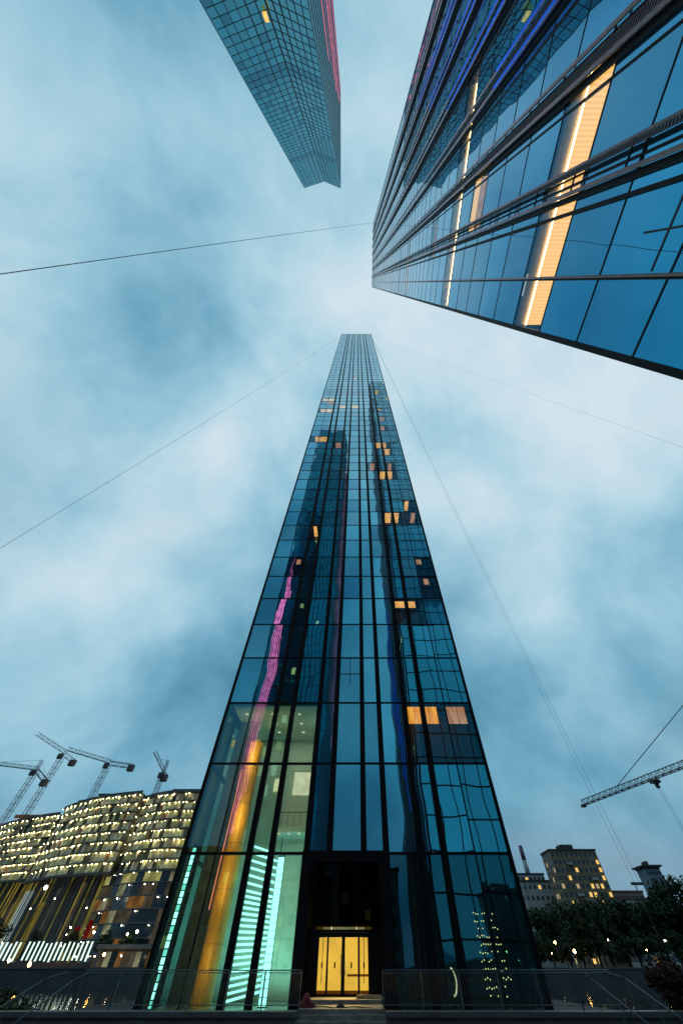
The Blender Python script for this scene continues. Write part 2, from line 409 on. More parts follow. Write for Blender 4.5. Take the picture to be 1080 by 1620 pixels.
# ================================================================== the central skyscraper
YF = 37.0
XL, XR = -13.85, 12.1
FIN = [-8.54, -6.81, -4.02, -2.22, 0.51, 2.30, 4.99, 6.89]
MUL = [-11.2, 9.35]
rows = [0.0, 5.17 + EYE, 11.05 + EYE, 16.44 + EYE, 21.56 + EYE, 26.25 + EYE, 30.56 + EYE]
while rows[-1] < 321.5: rows.append(rows[-1] + 4.305)
TOP = rows[-1]
tw = thing('glass_skyscraper', 'slim glass skyscraper with black vertical fins above lit entrance doors, centre', 'skyscraper', ((XL+XR)/2, 50, 0))
DEP = 27.0
MB().box(XL+.35, XR-.35, YF+12, YF+DEP-.3, 0, TOP-.4).box(XL+.35, XR-.35, YF+3.2, YF+12.5, rows[3]+.4, TOP-.4).build('core', 'core_dark', tw)
MB().box(XL-.02, XR+.02, YF-.02, YF+.5, TOP, TOP+1.0).box(XL-.02, XL+.4, YF+.5, YF+DEP, TOP, TOP+1.0).box(XR-.4, XR+.02, YF+.5, YF+DEP, TOP, TOP+1.0).build('roof_parapet', 'frame_dark', tw)
MB().box(XL+.4, XR-.4, YF+.5, YF+DEP, TOP-.3, TOP+.2).build('roof', 'core_dark', tw)
# side and rear glazing, one sheet of panes per side
for sx, xx in ((-1, XL), (1, XR)):
    mb = MB()
    for k in range(len(rows) - 1):
        for j in range(9):
            y0, y1 = YF + .3 + j * 2.96, YF + .3 + (j + 1) * 2.96
            mb.box(min(xx, xx - sx*.06), max(xx, xx - sx*.06), y0 + .05, y1 - .05, rows[k] + .07, rows[k+1] - .07)
    stuff(mb.build('side_panes', 'glass_front', tw))
    mb = MB()
    for j in range(10): mb.box(min(xx - sx*.02, xx - sx*.3), max(xx - sx*.02, xx - sx*.3), YF + .25 + j*2.96, YF + .35 + j*2.96, 0, TOP)
    for k in range(1, len(rows)): mb.box(min(xx - sx*.01, xx - sx*.28), max(xx - sx*.01, xx - sx*.28), YF + .36, YF + DEP - .05, rows[k] - .07, rows[k] + .07)
    stuff(mb.build('side_grid', 'frame_dark', tw))
cols = sorted([XL + .1, XR - .1] + FIN + MUL)
for x in FIN:
    piece('vertical_fin', 'black_metal', tw, x - .24, x + .24, YF - .30, YF + .10, (rows[1] if -4 < x < 2.2 else 0.0), TOP + 1.02)
for x in MUL:
    piece('mullion', 'black_metal', tw, x - .055, x + .055, YF - .06, YF + .08, 0.0, TOP)
for x in (XL, XR):
    piece('corner_post', 'black_metal', tw, x - .14, x + .14, YF - .10, YF + .25, 0.0, TOP + 1.01)
for k, z in enumerate(rows[1:]):
    hw = 0.085 if k < 12 else 0.11
    piece('transom', 'black_metal', tw, XL + .14, XR - .14, YF - .045, YF + .12, z - hw, z + hw)
# lit rooms: (pixel in photo, ceiling material, share of the pane width from, to)
LIT = {}; py_of = {}
for px, py, mt, a, b in [(513,634,'lit_pale',0,1),(526,634,'lit_pale',0,1),(512,651,'lit_pale',.2,1),(524,651,'lit_pale',0,1),(541,646,'lit_pale',0,1),(561,646,'lit_pale',0,1),
        (500,697,'lit_warm',.5,1),(512,697,'lit_warm',0,1),(601,700,'lit_warm',0,1),(609,700,'lit_warm',0,.5),(617,717,'lit_warm',.2,.8),(604,748,'lit_warm',.2,1),(615,748,'lit_warm',0,.6),
        (613,816,'lit_warm',.2,1),(626,816,'lit_warm',0,.5),(632,963,'lit_warm',.1,1),(648,963,'lit_warm',.0,.5),(655,1130,'lit_amber',0.1,1),(682,1130,'lit_amber',0,.62),(712,1130,'lit_dim',.05,.8),
        (497,846,'lit_warm',.1,.6),(660,816,'lit_dim',.5,.8),(560,1060,'lit_dim',9,9),(671,912,'lit_dim',.3,.6),(520,640,'lit_dim',0,1),(622,733,'lit_dim',.3,.7),(600,662,'lit_dim',.2,.9),(612,676,'lit_dim',.1,.7),(590,737,'lit_dim',.3,.8),(640,792,'lit_warm',.2,.5),(470,905,'lit_dim',.5,.8),(528,700,'lit_dim',.2,.8),(683,905,'lit_dim',.1,.4),(560,600,'lit_pale',.1,.8)]:
    p = onY(px, py, YF)
    c = max(i for i in range(len(cols)-1) if cols[i] <= max(p.x, cols[0]+.01)); r = max(i for i in range(len(rows)-1) if rows[i] <= p.z)
    if a <= 1: LIT[(c, r)] = (mt, a, b); py_of[(c, r)] = py
npane = 0; up = MB(); updark = MB(); uppale = MB()
MECH = {30, 31, 52, 53}
for r in range(len(rows) - 1):
    for c in range(len(cols) - 1):
        x0, x1 = cols[c], cols[c+1]
        x0 += .22 if any(abs(x0 - f) < .01 for f in FIN) else .05
        x1 -= .22 if any(abs(x1 - f) < .01 for f in FIN) else .05
        if r == 0 and 4 <= c <= 6: continue                       # the portal
        mt = 'glass_front'
        if r <= 2: mt = 'glass_lobby' if c <= 3 or r == 0 else 'glass_front'
        if r in (1, 2) and c >= 4: mt = 'glass_front'
        lit = LIT.get((c, r))
        if lit:
            mt = 'glass_room'
            za = rows[r+1] - .14; wd = x1 - x0
            if py_of.get((c, r), 0) > 900: piece('lit_blind', lit[0], tw, x0 + wd*lit[1], x0 + wd*lit[2], YF + .30, YF + .34, za - (1.75 if r == 2 else 1.2), za - .12)
            else: piece('room_ceiling', lit[0], tw, x0 + wd*lit[1], x0 + wd*lit[2], YF + .16, YF + 2.6, za - .05, za)
            piece('room_wall', 'lobby_dark', tw, x0 - .1, x1 + .1, YF + 2.75, YF + 2.85, rows[r] + .1, za)
        elif r in MECH or (r > 3 and rnd.random() < .07): mt = 'glass_front_dark'
        elif r > 2 and rnd.random() < .09: mt = 'glass_front_pale'
        if npane < 268 or lit:
            npane += 1
            piece('pane', mt, tw, x0, x1, YF - .015, YF + .015, rows[r] + .06, rows[r+1] - .06, tilt=R(.10))
        else:
            q = {'glass_front': up, 'glass_front_pale': uppale}.get(mt, updark); d = [rnd.uniform(-.008, .008) for _ in range(3)]
            za, zb = rows[r] + .08, rows[r+1] - .08
            q.quad((x0, YF + d[0], za), (x1, YF + d[1], za), (x1, YF + d[1] + d[2], zb), (x0, YF + d[0] + d[2], zb))
stuff(up.build('upper_panes', 'glass_front', tw)); stuff(updark.build('upper_dark_panes', 'glass_front_dark', tw)); stuff(uppale.build('upper_pale_panes', 'glass_front_pale', tw))
# an opening light inside one middle pane
cx0, cx1 = cols[5] + .25, cols[6] - .25
piece('window_bar', 'black_metal', tw, cx0, cx1, YF - .05, YF + .02, 19.55 + EYE, 19.63 + EYE)
piece('window_bar', 'black_metal', tw, (cx0+cx1)/2 - .03, (cx0+cx1)/2 + .03, YF - .05, YF + .02, rows[4] - 3.2, rows[4] - .1)
# portal round the doors
PX0, PX1, PZ = -4.30, 2.45, rows[1]
pf = MB()
pf.box(PX0, PX0 + .75, YF - .55, YF + .3, 0, PZ - .1); pf.box(PX1 - .75, PX1, YF - .55, YF + .3, 0, PZ - .1)
pf.box(PX0, PX1, YF - .56, YF + .3, PZ - .55, PZ + .09)
pf.build('portal_frame', 'black_metal', tw)
DX0, DX1, DZ0, DZ1 = -2.62, 0.72, 0.55, 3.05
for (a, b) in ((PX0 + .75, DX0), (DX1, PX1 - .75)):
    piece('portal_panel', 'black_metal', tw, a, b, YF + .02, YF + .12, 0, DZ1)
piece('portal_panel', 'black_metal', tw, DX0 + .002, DX1 - .002, YF + .02, YF + .12, 0, DZ0 - .002)
nx = 3; wv = (PX1 - PX0 - 1.5) / nx
for j in range(nx):
    piece('portal_pane', 'glass_portal', tw, PX0 + .75 + j*wv + .03, PX0 + .75 + (j+1)*wv - .03, YF + .02, YF + .05, DZ1 + .12, PZ - .6, tilt=R(.4))
piece('portal_transom', 'black_metal', tw, PX0 + .75, PX1 - .75, YF - .02, YF + .14, DZ1 + .002, DZ1 + .12)
# doors: two leaves with a side light each
dw = DX1 - DX0
for k, (a, b) in enumerate(((0.0, .165), (.205, .465), (.535, .795), (.835, 1.0))):
    x0, x1 = DX0 + dw*a, DX0 + dw*b
    leaf = MB()
    leaf.box(x0 - .07, x0, YF - .03, YF + .06, DZ0 + .003, DZ1 - .003).box(x1, x1 + .07, YF - .03, YF + .06, DZ0 + .003, DZ1 - .003)
    leaf.box(x0, x1, YF - .028, YF + .058, DZ0 + .004, DZ0 + .10).box(x0, x1, YF - .028, YF + .058, DZ1 - .22, DZ1 - .004)
    d = leaf.build('door' if k in (1, 2) else 'side_light', 'black_metal', tw)
    piece('door_glass', 'glass_door', d, x0, x1, YF + .005, YF + .02, DZ0 + .10, DZ1 - .22)
    piece('lock', 'black_metal', d, (x0+x1)/2 - .05, (x0+x1)/2 + .05, YF - .05, YF - .02, DZ0 + 1.05, DZ0 + 1.28)
    if k in (1, 2):
        hx = x1 - .03 if k == 1 else x0 + .03
        MB().tube((hx, YF - .09, DZ0 + .8), (hx, YF - .09, DZ0 + 1.6), .02).build('handle', 'galvanised', d)
    if k in (0, 3):
        piece('closer_rod', 'frame_dark', d, (x0+x1)/2 - .02, (x0+x1)/2 + .02, YF - .045, YF - .02, DZ0 + .5, DZ1 - .25)
piece('door_post', 'black_metal', tw, DX0 + dw*.465 + .072, DX0 + dw*.535 - .072, YF - .025, YF + .055, DZ0, DZ1)
# lit vestibule behind the doors
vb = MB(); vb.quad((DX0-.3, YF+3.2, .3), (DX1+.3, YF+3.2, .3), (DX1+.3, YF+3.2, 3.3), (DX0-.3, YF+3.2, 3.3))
vb.build('vestibule_wall', 'door_light', tw)  # back wall emits by itself, standing for the lit room
vb = MB().box(DX0-.4, DX0-.3, YF+.2, YF+3.3, 0, 3.4).box(DX1+.3, DX1+.4, YF+.2, YF+3.3, 0, 3.4).box(DX0-.4, DX1+.4, YF+.2, YF+3.3, 3.3, 3.4)
vb.build('vestibule_lining', 'ochre_cladding', tw)
MB().box(DX0-.3, DX1+.3, YF+.13, YF+3.2, .3, DZ0-.01).build('vestibule_floor', 'lobby_floor', tw)
MB().box(DX0-.2, DX1+.2, YF+2.9, YF+3.0, .55, .70).box(DX0+1.9, DX1+.2, YF+2.9, YF+3.0, 1.25, 1.35).build('vestibule_bench', 'ochre_cladding', tw)
piece('vestibule_lamp', 'lit_pale', tw, DX0 + .2, DX1 - .2, YF + .6, YF + 1.6, 3.22, 3.29)

# lobby inside the left half
LC = rows[3] - .2
MB().box(XL + .5, -4.35, YF + 9.5, YF + 9.8, 0, LC).build('lobby_back_wall', 'lobby_wall', tw)
MB().box(-4.30, -4.0, YF + .4, YF + 9.5, 0, LC).build('lobby_side_wall', 'lobby_wall', tw)
MB().box(XL + .5, -4.0, YF + .3, YF + 9.8, LC, LC + .2).build('lobby_ceiling', 'lobby_wall', tw)
MB().box(XL + .2, XR - .2, YF + .2, YF + 9.8, 0.002, .06).build('lobby_floor', 'lobby_floor', tw)
MB().box(-8.2, -4.31, YF + 6.3, YF + 9.5, 9.2, 9.6).build('mezzanine', 'lobby_wall', tw)
MB().box(XL + .5, -11.3, YF + 4.2, YF + 4.5, 0, LC - .01).build('lobby_screen', 'lobby_dark', tw)
MB().box(2.6, 2.8, YF + .4, YF + 9.5, 0, LC).box(2.8, XR - .5, YF + 5.0, YF + 5.2, 0, LC).box(2.6, XR-.5, YF+.3, YF+5.2, LC, LC+.2).build('right_lobby_wall', 'lobby_dark', tw)
MB().prism([(-10.62 + .72*math.cos(a), YF + 2.8 + .72*math.sin(a)) for a in [2*math.pi*k/20 for k in range(20)]], .06, LC - 2.6).build('lobby_column', 'ochre_cladding', tw)
MB().box(-11.45, -11.37, YF + 2.3, YF + 2.4, 4.2, LC - 5).build('neon_line', 'led_orange', tw)
for (xa, ya, xb, yb, m_) in ((462, 1222, 492, 1258, 'lit_pale'), (432, 1232, 446, 1252, 'lit_pale'), (398, 1150, 416, 1182, 'lit_amber'), (392, 1205, 402, 1250, 'lit_pale')):
    a, b = onY(xa, yb, YF + 9.4), onY(xb, ya, YF + 9.4)
    piece('lit_opening', m_, tw, a.x, b.x, YF + 9.38, YF + 9.44, a.z, b.z)
# wall panels with open joints, balustrade, ceiling lamps, desk
for k in range(6):
    for j in range(5):
        y0 = YF + .45 + j * 1.8; z0 = .08 + k * 2.95
        piece('wall_panel', 'lobby_wall', tw, -4.345, -4.302, y0 + .012, y0 + 1.788, z0 + .012, z0 + 2.93)
for k in range(6):
    for j in range(7):
        x0 = -12.9 + j * 1.22; z0 = .08 + k * 2.95
        piece('wall_panel', 'lobby_wall', tw, x0 + .012, x0 + 1.208, YF + 9.44, YF + 9.497, z0 + .012, z0 + 2.93)
for k in range(9): piece('ceiling_lamp', 'lit_pale', tw, -12.4 + (k % 3) * 2.9, -12.1 + (k % 3) * 2.9, YF + 2.0 + (k // 3) * 2.4, YF + 2.3 + (k // 3) * 2.4, LC - .05, LC - .01)
for k in range(7): piece('mezzanine_baluster', 'galvanised', tw, -8.15 + k * .62, -8.11 + k * .62, YF + 6.32, YF + 6.36, 9.6, 10.6)
piece('mezzanine_handrail', 'galvanised', tw, -8.2, -4.35, YF + 6.30, YF + 6.38, 10.6, 10.66)
for k in range(4): piece('mezzanine_lamp', 'lit_pale', tw, -7.8 + k * 1.0, -7.55 + k * 1.0, YF + 6.7, YF + 6.95, 9.13, 9.19)
for k in range(1, 6): MB().tube((-10.62, YF + 2.8, k * 2.6), (-10.62, YF + 2.8, k * 2.6 + .03), .728, None, 20).build('column_joint', 'lobby_dark', tw)
# LED columns in the lobby
t = thing('light_column', 'thin sparkling teal light strip inside the lobby left corner', 'light', (XL + .55, YF + .9, 0))
for k in range(22):
    z0 = .1 + k * .33
    piece('led_panel', 'led_teal' if k % 3 else 'led_teal_soft', t, XL + .42, XL + .66, YF + .8, YF + .86, z0, z0 + .27)
MB().box(XL + .40, XL + .68, YF + .861, YF + .95, .06, 7.6).build('backing', 'frame_dark', t)
t = thing('light_rack', 'bright teal white rack of glowing horizontal bars behind lobby glass', 'light', (-8.2, YF + 3, 0))
for k in range(24):
    z0 = .25 + k * .29
    if k > 17: z0 += (k - 17) * .12
    a = Vector((-9.1, YF + 2.0, z0)); b = Vector((-6.7, YF + 4.4, z0 + .13 * max(-2.2, 3.4 - z0)))
    me = MB(); me.tube(a, b, .065, .065, 6); me.build('light_bar', 'led_teal', t)
MB().box(-9.0, -8.92, YF + 2.2, YF + 2.28, .06, 8.5).box(-6.85, -6.77, YF + 4.3, YF + 4.38, .06, 8.5).build('upright', 'galvanised', t)
t = thing('light_tower', 'tall bright teal white light panel beside the glowing rack', 'light', (-6.4, YF + 2.5, 0))
for k in range(20):
    z0 = .12 + k * .345
    piece('led_panel', 'led_teal', t, -6.62, -6.12, YF + 2.4, YF + 2.45, z0, z0 + .32)
MB().box(-6.66, -6.08, YF + 2.451, YF + 2.55, .06, 7.1).build('backing', 'frame_dark', t)
# area lights without fittings, added to brighten lobby, column and doorway
def area(name, loc, size, sy, energy, col, rot=(0, 0, 0)):
    d = bpy.data.lights.new(name, 'AREA'); d.shape = 'RECTANGLE'; d.size = size; d.size_y = sy; d.energy = energy; d.color = col
    o = bpy.data.objects.new(name, d); C.objects.link(o); o.location = loc; o.rotation_euler = rot; return o
area('lobby_down_fill', (-7.4, YF + 5.2, 9.0), 5.5, 2.5, 260, (0.50, 1.0, 0.78))
area('lobby_ceiling_fill', (-8.6, YF + 5.0, LC - .1), 8, 6, 330, (0.95, 1.0, 0.70))
area('lobby_up_fill', (-7.6, YF + 7.0, 0.3), 6, 2, 420, (0.40, 1.0, 0.78), (math.pi, 0, 0))
for zz, en in ((14.0, 160), (9.5, 150), (5.5, 80), (2.0, 45)):
    area('column_fill', (-10.6, YF + .55, zz), .5, 1.5, en, (1.0, 0.60, 0.14), (R(90), 0, 0))
area('doorway_fill', ((DX0 + DX1)/2, YF + .35, 2.2), 2.6, 1.4, 420, (1.0, 0.72, 0.22), (R(-75), 0, 0))  # added light aimed out through the doors, boosts spill on the steps
t = thing('reflected_dots', 'tiny golden light dots in the right lobby, standing in for a reflection', 'lights', (9.7, YF + 3, 0))  # added dots on wires in place of lights reflected in the glass
for j in range(11):
    xx = 9.0 + j * .17 + (0.1 if j > 5 else 0)
    MB().tube((xx, YF + 3, .3), (xx, YF + 3, 4.4), .006, .006, 3).build('wire', 'black_metal', t)
    for i in range(11):
        if rnd.random() < (.25 if j < 8 else .6): continue
        zz = .45 + i * .36 + rnd.uniform(-.05, .05)
        bo = bpy.data.objects.new('bulb', UNIT.setdefault('bulbmesh', None) or UNIT.__setitem__('bulbmesh', MB().ball((0,0,0), .032, 5, 4).mesh('bulb')) or UNIT['bulbmesh'])
        if not bo.data.materials: bo.data.materials.append(M['bulb'])
        C.objects.link(bo); bo.location = (xx, YF + 2.97, zz); bo.parent = t; bo.matrix_parent_inverse = Matrix.Translation(-WLOC[t.name])
t = thing('arc_lamp', 'small crescent shaped warm lamp glowing behind the right railing', 'lamp', (6.9, YF + 2.4, 0))
mb = MB(); pts = [Vector((6.55 + .28*math.sin(a), YF + 2.4, 1.05 + .55*math.cos(a))) for a in [math.pi*k/10 for k in range(11)]]
mb.path(pts, .05); mb.build('glowing_arc', 'lit_pale', t)
MB().tube((6.55, YF + 2.4, .06), (6.55, YF + 2.4, .5), .03).box(6.35, 6.75, YF + 2.2, YF + 2.6, .06, .10).build('stand', 'black_metal', t)
t = thing('reflection_pole', 'slim golden pole added in right lobby for the reflected tower pipe', 'pole', (4.35, YF + 1.2, 0))  # invented pole, stands for a pipe's reflection in the glass
MB().tube((4.3, YF + 1.2, .06), (4.3, YF + 1.2, 9.0), .045).build('shaft', 'ochre_cladding', t)
MB().tube((4.3, YF + 1.2, .06), (4.3, YF + 1.2, .12), .16, .16, 12).build('foot', 'black_metal', t)

# ================================================================== the right skyscraper (close by)
XS = 11.0
S0, S1 = 2.6, -33.2
rt = thing('glass_office_tower', 'close dark blue glass tower with double rail fins filling the upper right', 'skyscraper', (24, -15, -0.8))
srow = [-0.8, 3.65, 7.7, 11.75]
while srow[-1] < 298: srow.append(srow[-1] + 4.05)
STOP = srow[-1]
MB().box(XS + 4.2, XS + 26, S1 + .4, S0 - 4.2, -0.8, STOP - .3).build('core', 'core_dark', rt)
MB().box(XS - .02, XS + 26.5, S1, S0 + .02, STOP, STOP + .9).build('roof_parapet', 'frame_dark', rt)
groups = [-4.05, -8.30, -12.65, -16.95, -21.1, -25.2, -29.35]
scol = [S0 - .12, -0.24, -2.9]
for g in groups: scol += [g, g - 3.17]
scol = scol[:-1] + [S1 + .1]
scol = sorted(set(scol), reverse=True)
LITROW = {}
def rowof(z): return max(i for i in range(len(srow)-1) if srow[i] <= z)
litA = rowof(25.0); litB = rowof(49.4)
spec = {litA: [(S0 - .2, -8.9, 'lit_ceiling')], litB: [(S0 - .2, -16, 'lit_ceiling')], rowof(64.3): [(-.5, -7, 'lit_dim')], rowof(89): [(S0-.2, -9, 'lit_dim')],
        rowof(40.8): [(-3.4, -8.0, 'lit_dim')], rowof(105): [(S0-.2, -6, 'lit_dim')], rowof(130): [(S0-.2, -12, 'lit_dim')]}
np_ = 0; mbu = MB()
for r in range(len(srow) - 1):
    for c in range(len(scol) - 1):
        y1, y0 = scol[c] - .05, scol[c+1] + .05
        mt = 'glass_side'
        for (ya, yb, m_) in spec.get(r, []):
            if y1 <= ya + .2 and y0 >= yb - 2.2: mt = 'glass_side_room'
        if 2 <= r and (np_ < 292 or mt != 'glass_side'):
            np_ += 1
            piece('pane', mt, rt, XS - .015, XS + .015, y0, y1, srow[r] + .05, srow[r+1] - .05, tilt=R(.06))
        else:
            d = [rnd.uniform(-.006, .006) for _ in range(3)]; za, zb = srow[r] + .05, srow[r+1] - .05
            mbu.quad((XS + d[0], y1, za), (XS + d[1], y0, za), (XS + d[1] + d[2], y0, zb), (XS + d[0] + d[2], y1, zb))
stuff(mbu.build('upper_panes', 'glass_side', rt))
for r, lst in spec.items():
    for ya, yb, m_ in lst:
        zc = srow[r+1] - .16
        if m_ == 'lit_ceiling':
            MB().box(XS + .62, XS + 4.0, yb, ya, zc - .04, zc).build('lit_ceiling', 'lit_ceiling', rt)
            MB().box(XS + .12, XS + .618, yb, ya, zc - .03, zc).build('plain_ceiling', 'warm_plaster', rt)
            MB().box(XS + .74, XS + .80, yb, ya, zc - .13, zc - .08).build('light_line', 'led_line', rt)
        else:
            MB().box(XS + .5, XS + 2.5, yb, ya, zc - .04, zc).build('lit_ceiling', m_, rt)
        MB().box(XS + .2, XS + 4.2, yb - .1, yb - .02, srow[r] + .1, zc - .05).box(XS + 4.1, XS + 4.2, yb, ya, srow[r] + .1, zc - .05).build('room_wall', 'lobby_dark', rt)
for z in srow[1:]:
    piece('transom', 'black_metal', rt, XS - .035, XS + .08, S1, S0 - .12, z - .045, z + .045)
for c in scol[1:-1]:
    piece('mullion', 'black_metal', rt, XS - .05, XS + .08, c - .05, c + .05, -0.8, STOP)
for y in (S0 - .1, S1 + .05):
    piece('corner_post', 'black_metal', rt, XS - .06, XS + .2, y - .1, y + .1, -0.8, STOP + .91)
# single slim pipe on the first bay
MB().tube((XS - .16, -0.24, -0.8), (XS - .16, -0.24, STOP), .055, .055, 8).build('pipe', 'rail_metal', rt, True)
piece('pipe_shadow_gap', 'black_metal', rt, XS - .10, XS - .04, -.20, -.10, -0.8, STOP)
piece('thick_mullion', 'black_metal', rt, XS - .12, XS - .051, -2.98, -2.82, -0.8, STOP)
def rail_tube(y, r, x=XS - .36): MB().tube((x, y, -0.8), (x, y, STOP + .5), r, r, 10).build('rail', 'rail_metal', rt, True)
def grating(ya, yb, lim, step):
    mb = MB(); z = 4.0
    while z < lim: mb.box(XS - .34, XS - .29, ya, yb, z, z + step * .42); z += step
    mb.box(XS - .35, XS - .28, ya - .02, ya, 4, lim).box(XS - .35, XS - .28, yb, yb + .02, 4, lim)
    stuff(mb.build('grating', 'grate_metal', rt))
for gi, g in enumerate(groups):
    if gi == 0:
        rail_tube(-3.66, .085); piece('beam', 'black_metal', rt, XS - .15, XS - .052, -3.62, -3.36, -0.8, STOP)
        rail_tube(-4.62, .07, XS - .26); grating(-4.50, -4.36, 60, .16)
        piece('thin_rail', 'black_metal', rt, XS - .20, XS - .052, -4.33, -4.28, -0.8, STOP)
    else:
        rail_tube(g + .38, .10); rail_tube(g - .46, .10)
        piece('beam', 'black_metal', rt, XS - .17, XS - .052, g + .38, g + .70, -0.8, STOP)
        piece('thin_rail', 'black_metal', rt, XS - .30, XS - .24, g - .30, g - .22, -0.8, STOP)
        if gi < 3: grating(g - .12, g + .20, (0, 60, 66)[gi], .17)
        else: piece('back_plate', 'black_metal', rt, XS - .14, XS - .052, g - .20, g + .25, -0.8, STOP)
    for r in range(2, min(len(srow), 40)):
        ya, yb = (-4.58, -3.60) if gi == 0 else (g - .42, g + .40)
        piece('bracket', 'black_metal', rt, XS - .33, XS - .27, ya, yb, srow[r] + .30, srow[r] + .37)
# glowing strips over the rails, painting the blue light washing them
for g, za, zb in ((-12.65, 20, 41), (-16.95, 26, 60), (-21.1, 34, 74), (-25.2, 42, 88)):
    for s_ in (.38, -.46):
        piece('blue_wash_strip', 'blue_wash', rt, XS - .50, XS - .465, g + s_ - .09, g + s_ + .07, za, zb)
# extra sash bars inside one near pane
for a, b in (((-2.75, -.35), 15.2), ((-2.75, -.35), 16.7)):
    piece('sash_bar', 'frame_dark', rt, XS - .03, XS + .01, a[0], a[1], b, b + .10)
piece('sash_bar', 'frame_dark', rt, XS - .028, XS + .01, -1.6, -1.53, 14.2, 18.0)
# front face (seen in the reflection), a grid of dark panes
mb = MB(); mg = MB(); ml = [MB(), MB()]
for r in range(len(srow) - 1):
    for j in range(10):
        x0 = XS + .2 + j * 2.62; d = rnd.uniform(-.006, .006)
        q = mb
        if srow[r] > 75 and rnd.random() < .012: q = ml[rnd.random() < .5]
        q.quad((x0 + .06, S0 + d, srow[r] + .1), (x0 + 2.56, S0 - d, srow[r] + .1), (x0 + 2.56, S0, srow[r+1] - .1), (x0 + .06, S0, srow[r+1] - .1))
for z in srow[1:]: mg.box(XS + .2, XS + 26.4, S0 - .2, S0 + .05, z - .1, z + .1)
for j in range(11): mg.box(XS + .14 + j*2.62, XS + .26 + j*2.62, S0 - .2, S0 + .12, -0.8, STOP)
stuff(mb.build('front_panes', 'glass_tower_front', rt)); stuff(mg.build('front_grid', 'black_metal', rt))
stuff(ml[0].build('lit_front_windows', 'lit_warm', rt)); stuff(ml[1].build('lit_front_windows', 'lit_dim', rt))

# ================================================================== the skyscraper behind (top of the picture)
A, B_, C_, S_ = Vector((-40.3, -59.0)), Vector((-25.0, -62.6)), Vector((-12.6, -58.8)), Vector((-11.3, -106.5))
BT = 345.0 + EYE
bt = thing('notched_glass_tower', 'tall teal glass tower with notched front and pink light strips, top left', 'skyscraper', (-27, -82, -0.8))
brow = [-0.8 + 4.38 * k for k in range(int((BT + .8) / 4.38) + 1)]
BT = brow[-1]
poly = [(A.x+.5, A.y-.6), (B_.x, B_.y-.7), (C_.x-.5, C_.y-.6), (S_.x-.5, S_.y+.5), (A.x+1.3, S_.y+.5)]
MB().prism(list(reversed(poly)), -0.8, BT - .2).build('core', 'core_dark', bt)
poly = [(A.x, A.y), (B_.x, B_.y), (C_.x, C_.y), (S_.x, S_.y), (A.x+.8, S_.y)]
MB().prism(list(reversed(poly)), BT, BT + .5).build('roof_parapet', 'frame_dark', bt)
nb = 0; bst = {'glass_back': MB(), 'glass_back_dark': MB(), 'glass_flank': MB()}; grid = MB()
mechz = [(183.5, 190.5), (275.5, 285.5)]
def facade(P, Q, n, first_row, individually, force=None):
    global nb
    d = (Q - P); ln = d.length; u = d / ln; ang = math.atan2(u.y, u.x); step = ln / n
    cells = []
    for r in range(len(brow) - 1):
        for j in range(n):
            cells.append((r, j))
    for r, j in cells:
        m0 = P + u * (step * j + .05); m1 = P + u * (step * (j + 1) - .05)
        za, zb = brow[r] + .07, brow[r+1] - .07
        zc = (za + zb) / 2
        mt = 'glass_back_dark' if any(a < zc < b for a, b in mechz) or rnd.random() < .08 else 'glass_back'
        mt = force or mt
        if individually and r >= first_row and nb < 296:
            nb += 1; cc = (m0 + m1) / 2
            piece('pane', mt, bt, cc.x - (m1-m0).length/2, cc.x + (m1-m0).length/2, cc.y - .015, cc.y + .015, za, zb, tilt=R(.08), rotz=ang)
        else:
            k = rnd.uniform(-.006, .006)
            bst[mt].quad((m0.x, m0.y + k, za), (m1.x, m1.y - k, za), (m1.x, m1.y, zb), (m0.x, m0.y, zb))
    nrm = Vector((-u.y, u.x))
    if nrm.y < 0 and abs(u.x) > .5: nrm = -nrm
    return u, step
first = max(i for i, z in enumerate(brow) if z < 140)
for P, Q, n in ((A, B_, 6), (B_, C_, 6)):
    u, step = facade(P, Q, n, first, True)
    for j in range(n + 1):
        p = P + u * (step * j); wdt = .30 if (P is A and j in (4, 5)) or (P is B_ and j in (1, 2)) else .14
        if P is B_ and j == 0: continue
        wdt = .5 if (P is A and j == 6) else wdt
        piece('mullion', 'black_metal', bt, p.x - wdt/2, p.x + wdt/2, p.y - .1, p.y + .14, -0.8, BT, rotz=math.atan2(u.y, u.x))
    for z in brow[1:]:
        cc = (P + Q) / 2; h = (Q - P).length / 2 - .3
        piece('transom', 'black_metal', bt, cc.x - h, cc.x + h, cc.y - .08, cc.y + .07, z - .075, z + .075, rotz=math.atan2(u.y, u.x))
# side face towards the right tower
u, step = facade(C_, S_, 16, 0, False, 'glass_flank')
ang = math.atan2(u.y, u.x)
for j in range(1, 17):
    p = C_ + u * (step * j)
    piece('mullion', 'black_metal', bt, p.x - .1, p.x + .1, p.y - .1, p.y + .1, -0.8, BT, rotz=ang)
side = MB()
for z in brow[1:]: side.quad((C_.x + .03, C_.y, z - .09), (C_.x + .03, C_.y, z + .09), (S_.x + .03, S_.y, z + .09), (S_.x + .03, S_.y, z - .09))
stuff(side.build('side_transoms', 'black_metal', bt))
for mt, mb in bst.items(): stuff(mb.build('other_panes', mt, bt))
for j, m_ in ((6.2, 'led_pink'), (8.2, 'led_rose'), (10.0, 'led_pink'), (11.8, 'led_pink'), (13.6, 'led_rose'), (15.4, 'led_pink')):
    p = C_ + u * (step * j); frac = (j - 5) / 9.0
    piece('pink_light_strip', m_, bt, p.x + .0, p.x + .10, p.y - .65, p.y + .65, 60, min(BT - 3, 205 + 150 * frac))
